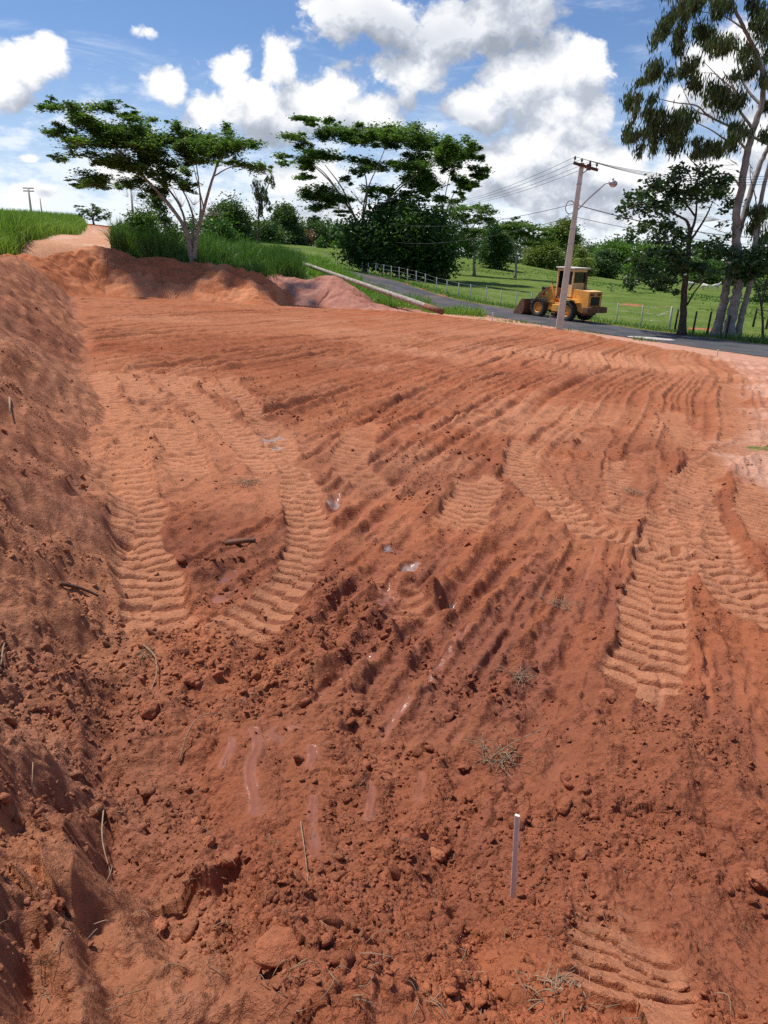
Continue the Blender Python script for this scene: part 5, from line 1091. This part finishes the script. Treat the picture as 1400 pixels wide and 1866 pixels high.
# cab
cb = empty('cab', (.25, 0, 1.42)); cb.parent = ld
def cpart(name, mbx, mat, sm=False): return mbx.build(name, mat, cb, sm)
cpart('cab_floor', MB().box(-.25, 1.15, -.68, .68, -.06, .10, .02), M_RUST)
cpart('rear_panel', MB().box(-.24, -.18, -.66, .66, .10, 1.02, .01), M_YELL)
for s in (-1, 1):
    cpart('side_panel', MB().box(-.16, .42, s*.66-.03, s*.66+.03, .11, .88, .01), M_YELL)
    for nm, x0, x1 in (('rear_post', -.24, 0), ('front_post', 1.06, 0)): cpart(nm, MB().box(x0, x0+.09, s*.665-.05, s*.665+.05, .12, 1.86, .012), M_YELL if s > 0 else M_DARKW)
    cpart('door_post', MB().box(.42, .51, s*.665-.045, s*.665+.045, .12, 1.85, .012), M_YELL)
    cpart('roof_rail', MB().box(-.14, 1.05, s*.665-.04, s*.665+.04, 1.72, 1.85, .01), M_YELL)
    cpart('side_window', MB().box(-.14, .41, s*.665-.012, s*.665+.012, .90, 1.71), M_GLS)
cpart('rear_rail', MB().box(-.235, -.15, -.60, .60, 1.70, 1.85, .01), M_YELL); cpart('front_rail', MB().box(1.07, 1.14, -.60, .60, 1.72, 1.85, .01), M_YELL)
cpart('rear_window', MB().box(-.215, -.195, -.60, .60, 1.03, 1.69), M_GLS); cpart('windscreen', MB().box(1.09, 1.11, -.60, .60, .60, 1.71), M_GLS)
cpart('front_panel', MB().box(1.06, 1.14, -.60, .60, .11, .59, .01), M_YEL)
cpart('roof', MB().box(-.36, 1.28, -.80, .80, 1.87, 1.97, .04), M_ROOF)
cpart('seat', MB().box(.10, .60, -.25, .25, .12, .55, .06).box(.02, .16, -.25, .25, .50, 1.20, .05), M_BLK)
MB().tube([(-.05, -.50, 2.08), (-.05, -.50, 2.95), (-.10, -.50, 3.02)], .05, 8).build('exhaust_pipe', M_RUST, ld, True)
MB().tube([(-.62, .12, 2.03), (-.62, .12, 2.28)], .09, 10).build('air_cleaner', M_RUST, ld, True)
# front frame, arms, bucket
MB().box(.92, 3.2, -.36, .36, .50, 1.02, .04).build('front_frame', M_YEL, ld)
for s in (-1, 1):
    MB().prism([(1.72, 1.02), (1.80, 1.62), (1.98, 2.12), (2.12, 2.18), (2.28, 2.10), (2.50, 1.50), (2.95, 1.35), (3.0, 1.02)], s*.36-.06, s*.36+.06).build('loader_tower', M_YEL, ld)
    MB().prism([(2.06, 1.98), (2.16, 2.06), (2.95, 1.62), (3.75, .72), (3.92, .42), (3.78, .34), (3.55, .60), (2.85, 1.42)], s*.50-.05, s*.50+.05).build('lift_arm', M_RUST, ld)
    MB().tube([(2.0, s*.22, 1.30), (2.95, s*.22, 1.12)], .065, 10).build('lift_cylinder', M_YEL, ld, True)
MB().prism([(3.00, 1.52), (3.10, 1.92), (3.20, 1.96), (3.26, 1.88), (3.14, 1.40), (3.06, 1.36)], -.10, .10).build('bellcrank', M_BLK, ld)
MB().tube([(2.1, 0, 2.0), (3.15, 0, 1.86)], .055, 10).build('tilt_cylinder', M_BLK, ld, True)
MB().tube([(3.10, 0, 1.42), (3.72, 0, .86)], .045, 8).build('tilt_link', M_RUST, ld, True)
MB().box(2.1, 3.0, -.32, .32, 1.03, 1.10, .01).build('front_cover', M_YEL, ld)
def bucket():
    out = [(3.72, 1.10), (3.66, .80), (3.68, .45), (3.78, .16), (3.95, .03), (4.62, .01)]; t = .045
    inn = [(4.62, .035), (3.98, .075), (3.83, .19), (3.735, .47), (3.715, .80), (3.775, 1.09)]
    mb = MB(); mb.prism(out+inn, -1.20, 1.20); b = mb.build('bucket', M_RUST, ld)
    for s in (-1, 1):
        y0, y1 = (1.201, 1.235) if s > 0 else (-1.235, -1.201)
        MB().prism([(3.72, 1.10), (3.655, .80), (3.675, .45), (3.775, .155), (3.95, .025), (4.64, .0), (4.60, .16), (4.08, .95), (3.90, 1.12)], y0, y1).build('side_plate', M_RUST, b)
    MB().box(4.50, 4.70, -1.20, 1.20, -.012, .008).build('cutting_edge', M_BLK, b)
    for y in (-.50, .50): MB().prism([(3.50, .95), (3.655, .95), (3.665, .3), (3.55, .3)], y-.14, y+.14).build('bracket', M_RUST, b)
bucket()
for s in (-1, 1): MB().tube([(2.06, s*.36, 2.19), (2.06, s*.36, 2.36)], .035, 8).build('work_lamp', M_BLK, ld, True)

# ------------------------------------------------------------------ cattle
M_COW = mat_plain('cream_hide', (.62, .57, .50), .85, var=.15, scale=3)
def cow(px, py, d, rz, label, graze=True):
    b = at(px, py, d); b[2] = ground_z(b[0], b[1]); me = bpy.data.meshes.new('cow'); bm = bmesh.new()
    hd_ = (1.05, 0, .55) if graze else (1.25, 0, 1.55)
    J = [(-.75,0,1.18,.26), (-.3,0,1.10,.36), (.25,0,1.10,.38), (.62,0,1.22,.33), (.88,0,1.05 if graze else 1.35,.20), (hd_[0]-.02,0,hd_[2]+.22,.15), (hd_[0]+.12,0,hd_[2]-.05,.10), (hd_[0]+.18,0,hd_[2]-.22,.075)]
    vs = [bm.verts.new(j[:3]) for j in J]; rad = [j[3] for j in J]
    for a, c in zip(vs[:-1], vs[1:]): bm.edges.new((a, c))
    hump = bm.verts.new((.55, 0, 1.52)); bm.edges.new((vs[3], hump)); rad.append(.13)
    tail = bm.verts.new((-.98, 0, 1.15)); t2 = bm.verts.new((-1.02, 0, .55)); bm.edges.new((vs[0], tail)); bm.edges.new((tail, t2)); rad += [.05, .035]
    for s in (-1, 1):
        for root, x0, jx in ((vs[3], .60, .56), (vs[0], -.72, -.80)):
            a = bm.verts.new((x0, s*.20, .82)); k = bm.verts.new((jx, s*.20, .42)); f = bm.verts.new((x0+.01, s*.20, .04)); bm.edges.new((root, a)); bm.edges.new((a, k)); bm.edges.new((k, f)); rad += [.13, .075, .06]
        e = bm.verts.new((J[5][0]-.02, s*.24, J[5][2]+.02)); bm.edges.new((vs[5], e)); rad.append(.05)
    bm.to_mesh(me); bm.free(); o = bpy.data.objects.new('cow', me); COL.objects.link(o)
    sk = o.modifiers.new('skin', 'SKIN'); sk.use_smooth_shade = True
    for v, r in zip(me.skin_vertices[0].data, rad): v.radius = (r, r)
    me.skin_vertices[0].data[0].use_root = True
    o.modifiers.new('sub', 'SUBSURF').levels = 1; o.modifiers['sub'].render_levels = 1
    dg = bpy.context.evaluated_depsgraph_get(); m2 = bpy.data.meshes.new_from_object(o.evaluated_get(dg)); o.modifiers.clear(); o.data = m2; m2.materials.append(M_COW)
    m2.polygons.foreach_set('use_smooth', np.ones(len(m2.polygons), bool)); o.location = b; o.rotation_euler = (0, 0, rz); tag(o, label, 'cow')
cow(1258, 533, 176, 2.8, 'cream cow just right of the broadleaf tree trunk in the pasture')
cow(1283, 536, 172, 2.0, 'cream cow grazing between the broadleaf trunk and the eucalyptus trunks')
cow(1302, 536, 174, .2, 'cream cow standing just left of the leftmost eucalyptus trunk', False)
# sapling in the pasture
tree('sapling', 'tiny thin sapling standing alone in the pasture right of the loader', 'tree', (1119,556,88), [([(1119,556),(1118,540),(1116,525)], .04, .015)], [(1115,524,6,4),(1118,520,4,3),(1112,528,4,3)], LF['mid'], M_BARKD, 'bush', 110, .25, .12, .3, 61, .3)

# ------------------------------------------------------------------ small things lying on the soil
def clod(px, py, wpx, label, seed, tone=1.0, flat=.7):
    b = onground(px, py); r = wpx/F*np.linalg.norm(b-np.array([0, 0, CH]))/2; bm = bmesh.new(); bmesh.ops.create_icosphere(bm, subdivisions=4, radius=1)
    P = np.array([v.co[:] for v in bm.verts]); n1 = fbm(P[:, 0]*1.0+P[:, 2]*.6, P[:, 1]+P[:, 2]*.5, 1.1, 4, .6, seed); n2 = cells(P[:, 0]+P[:, 2]*.7, P[:, 1]-P[:, 2]*.6, .6, seed % 9)[0]
    k = 1 + .55*n1 - .16*(1-n2)
    for v, q in zip(bm.verts, P*k[:, None]*r*np.array([1, .85, flat])): v.co = q
    V = np.array([v.co[:] for v in bm.verts]); Fs = [[v.index for v in f.verts] for f in bm.faces]; bm.free(); m = len(V)
    o = mk('soil_clod', V, np.array(Fs), M_SOIL, attrs=dict(soil=np.tile(np.array([.40, .145, .078])*tone, (m, 1)), wet=np.zeros(m), grass=np.zeros(m)))
    o.location = b + np.array([0, 0, r*flat*.35]); o.rotation_euler = (0, 0, seed); tag(o, label, 'soil clod')
clod(355,1245,34, 'rounded clod just below the end of the left tyre track', 3); clod(275,1297,40, 'broken clod lying below the left bank beside a bent stalk', 4, .95)
clod(1110,1275,34, 'angular clod just left of the foot of the right tyre track', 5, 1.05); clod(1385,1606,44, 'large smooth clod at the right edge of the foreground', 6, 1.05, .6)
clod(848,1400,26, 'dark round clod below the large dry grass tuft', 7, .8); clod(292,1690,30, 'orange clod in the hollow at the lower left', 8, 1.25)
clod(1130,1070,16, 'dark damp clod left of the upper part of the right tyre track', 9, .7); clod(383,1537,20, 'egg shaped clod above the broken slab at lower left', 10, 1.1, .9)
clod(357,1503,18, 'small upright clod above the egg shaped clod', 11, 1.25, 1.0); clod(795,1560,30, 'pale crumbly clod left of the white survey stake', 12, 1.2, .6)
clod(520,1740,90, 'broad flat slab of soil at the bottom left of the middle', 13, 1.0, .45); clod(650,1290,26, 'rounded clod between the wet furrows', 14, .85)
clod(100,1650,34, 'clod perched on the crumbly slope at the lower left edge', 15, .9); clod(1060,1560,30, 'reddish clod right of the white survey stake', 16, .95)
M_STRAWM = mat_plain('dry_stem', (.30, .21, .13), .85, var=.3, scale=20); M_ROOT = mat_plain('dead_root', (.16, .075, .045), .9, var=.4, scale=10)
def stalk(name, pts, r, label, cat, mat):
    """pts: (px, py, lift above the ground)"""
    P = []
    for px, py, l in pts:
        q = onground(px, py); q = q + np.array([0, 0, 0]); v = q-np.array([0, 0, CH]); P.append(q + np.array([0, 0, l]) if l >= 0 else q)
    P = smooth_path(np.array(P), 6); o = MB().tube(P-P[0], np.linspace(r, r*.6, len(P)), 6).build(name, mat, None, True); o.location = P[0]; tag(o, label, cat)
stalk('dry_stalk', [(327,1392,.01),(345,1348,.05),(370,1322,.06),(404,1306,.02)], .004, 'thin arched dry stalk lying above the wet ruts', 'stalk', M_STRAWM)
stalk('dry_stalk', [(190,1478,.02),(188,1540,.03),(204,1602,.01)], .0035, 'bent dry stalk standing on the slope at the lower left', 'stalk', M_STRAWM)
stalk('dry_stalk', [(262,1180,.02),(284,1210,.05),(286,1240,.04),(275,1262,.01)], .004, 'curled dry stalk at the foot of the left bank', 'stalk', M_STRAWM)
stalk('dry_stalk', [(18,728,.02),(21,770,.1)], .012, 'short broken stalk sticking out of the left bank', 'stalk', M_STRAWM)
stalk('dry_stalk', [(3,622,.02),(26,660,.05)], .010, 'straight dry stalk lying on the upper left bank', 'stalk', M_STRAWM)
stalk('dry_stalk', [(59,1445,.01),(62,1400,.03)], .003, 'short upright dry stalk on the ledge at the left', 'stalk', M_STRAWM)
stalk('dry_stalk', [(3,1218,.02),(10,1190,.05),(18,1176,.02)], .005, 'short curved stalk at the left edge of the bank', 'stalk', M_STRAWM)
stalk('dry_stalk', [(548,1500,.01),(556,1560,.02),(562,1612,.01)], .0025, 'fine dry stalk beside the long wet rut', 'stalk', M_STRAWM)
stalk('dry_stalk', [(880,1395,.01),(930,1368,.04),(998,1330,.02)], .003, 'long thin dry stalk crossing the large dry grass tuft', 'stalk', M_STRAWM)
stalk('dead_root', [(110,1068,.02),(150,1080,.03),(180,1088,.01)], .014, 'dark dead root lying on the left bank', 'root', M_ROOT)
stalk('dead_root', [(415,993,.02),(440,996,.05),(466,988,.02)], .030, 'broken piece of root between the two left tyre tracks', 'root', M_ROOT)
stalk('dead_root', [(690,1690,.01),(735,1640,.03),(765,1590,.01)], .002, 'fine dead root lying left of the survey stake', 'root', M_ROOT)
def tuft(px, py, wpx, n, label, seed, ln=.14):
    R = np.random.default_rng(seed); c = onground(px, py); w_ = wpx/F*np.linalg.norm(c-np.array([0, 0, CH]))/2; mb = MB()
    for k in range(n):
        a = R.uniform(0, 6.28); p = np.array([R.normal()*w_*.45, R.normal()*w_*.45, 0]); d = np.array([math.cos(a), math.sin(a), 0])*R.uniform(.3, 1)*ln; h = R.uniform(.01, .05)
        zz_ = ground_z(c[0]+p[0], c[1]+p[1])-c[2]; P = np.array([p+np.array([0, 0, zz_+.004]), p+d*.5+np.array([0, 0, zz_+h]), p+d+np.array([0, 0, zz_+R.uniform(.005, .04)])]); mb.tube(smooth_path(P, 3), R.uniform(.0009, .0022), 4)
    o = mb.build('dry_grass_tuft', M_STRAWM, None, True); o.location = c + np.array([0, 0, .02]); tag(o, label, 'grass tuft')
tuft(905,1372,100,70, 'large tangle of dry grass in the middle foreground', 1); tuft(942,1240,46,40, 'small dry grass tangle above the large one', 2); tuft(1016,1105,36,36, 'upright greyish dry grass wisp among the furrows', 3, .18)
tuft(1030,1800,90,80, 'dark dry grass clump beside the big tyre print', 4, .10); tuft(450,885,44,50, 'small tuft of dead grass at the left tyre tracks', 5, .22); tuft(270,1195,30,30, 'wispy dry grass at the end of the left tyre track', 6, .10); tuft(1160,900,36,40, 'small greenish dead tuft between the right tyre tracks', 7, .2)
def litter():
    R = np.random.default_rng(8); mb = MB()
    for k in range(200):
        px, py = R.uniform(0, 1400), 1866 - abs(R.normal())*300
        if py < 900: continue
        c = onground(px, py); a = R.uniform(0, 6.28); L = R.uniform(.02, .09); mid = np.array([R.normal(), R.normal(), 0])*.012
        P = np.array([c+np.array([0, 0, .012]), c+np.array([math.cos(a)*L*.5, math.sin(a)*L*.5, .03])+mid, c+np.array([math.cos(a)*L, math.sin(a)*L, .012])]); mb.tube(smooth_path(P, 3), R.uniform(.0007, .0016), 3)
    tag(mb.build('plant_litter', M_STRAWM, None, True), 'bits of dry root and straw scattered over the soil', 'litter', kind='stuff')
litter()
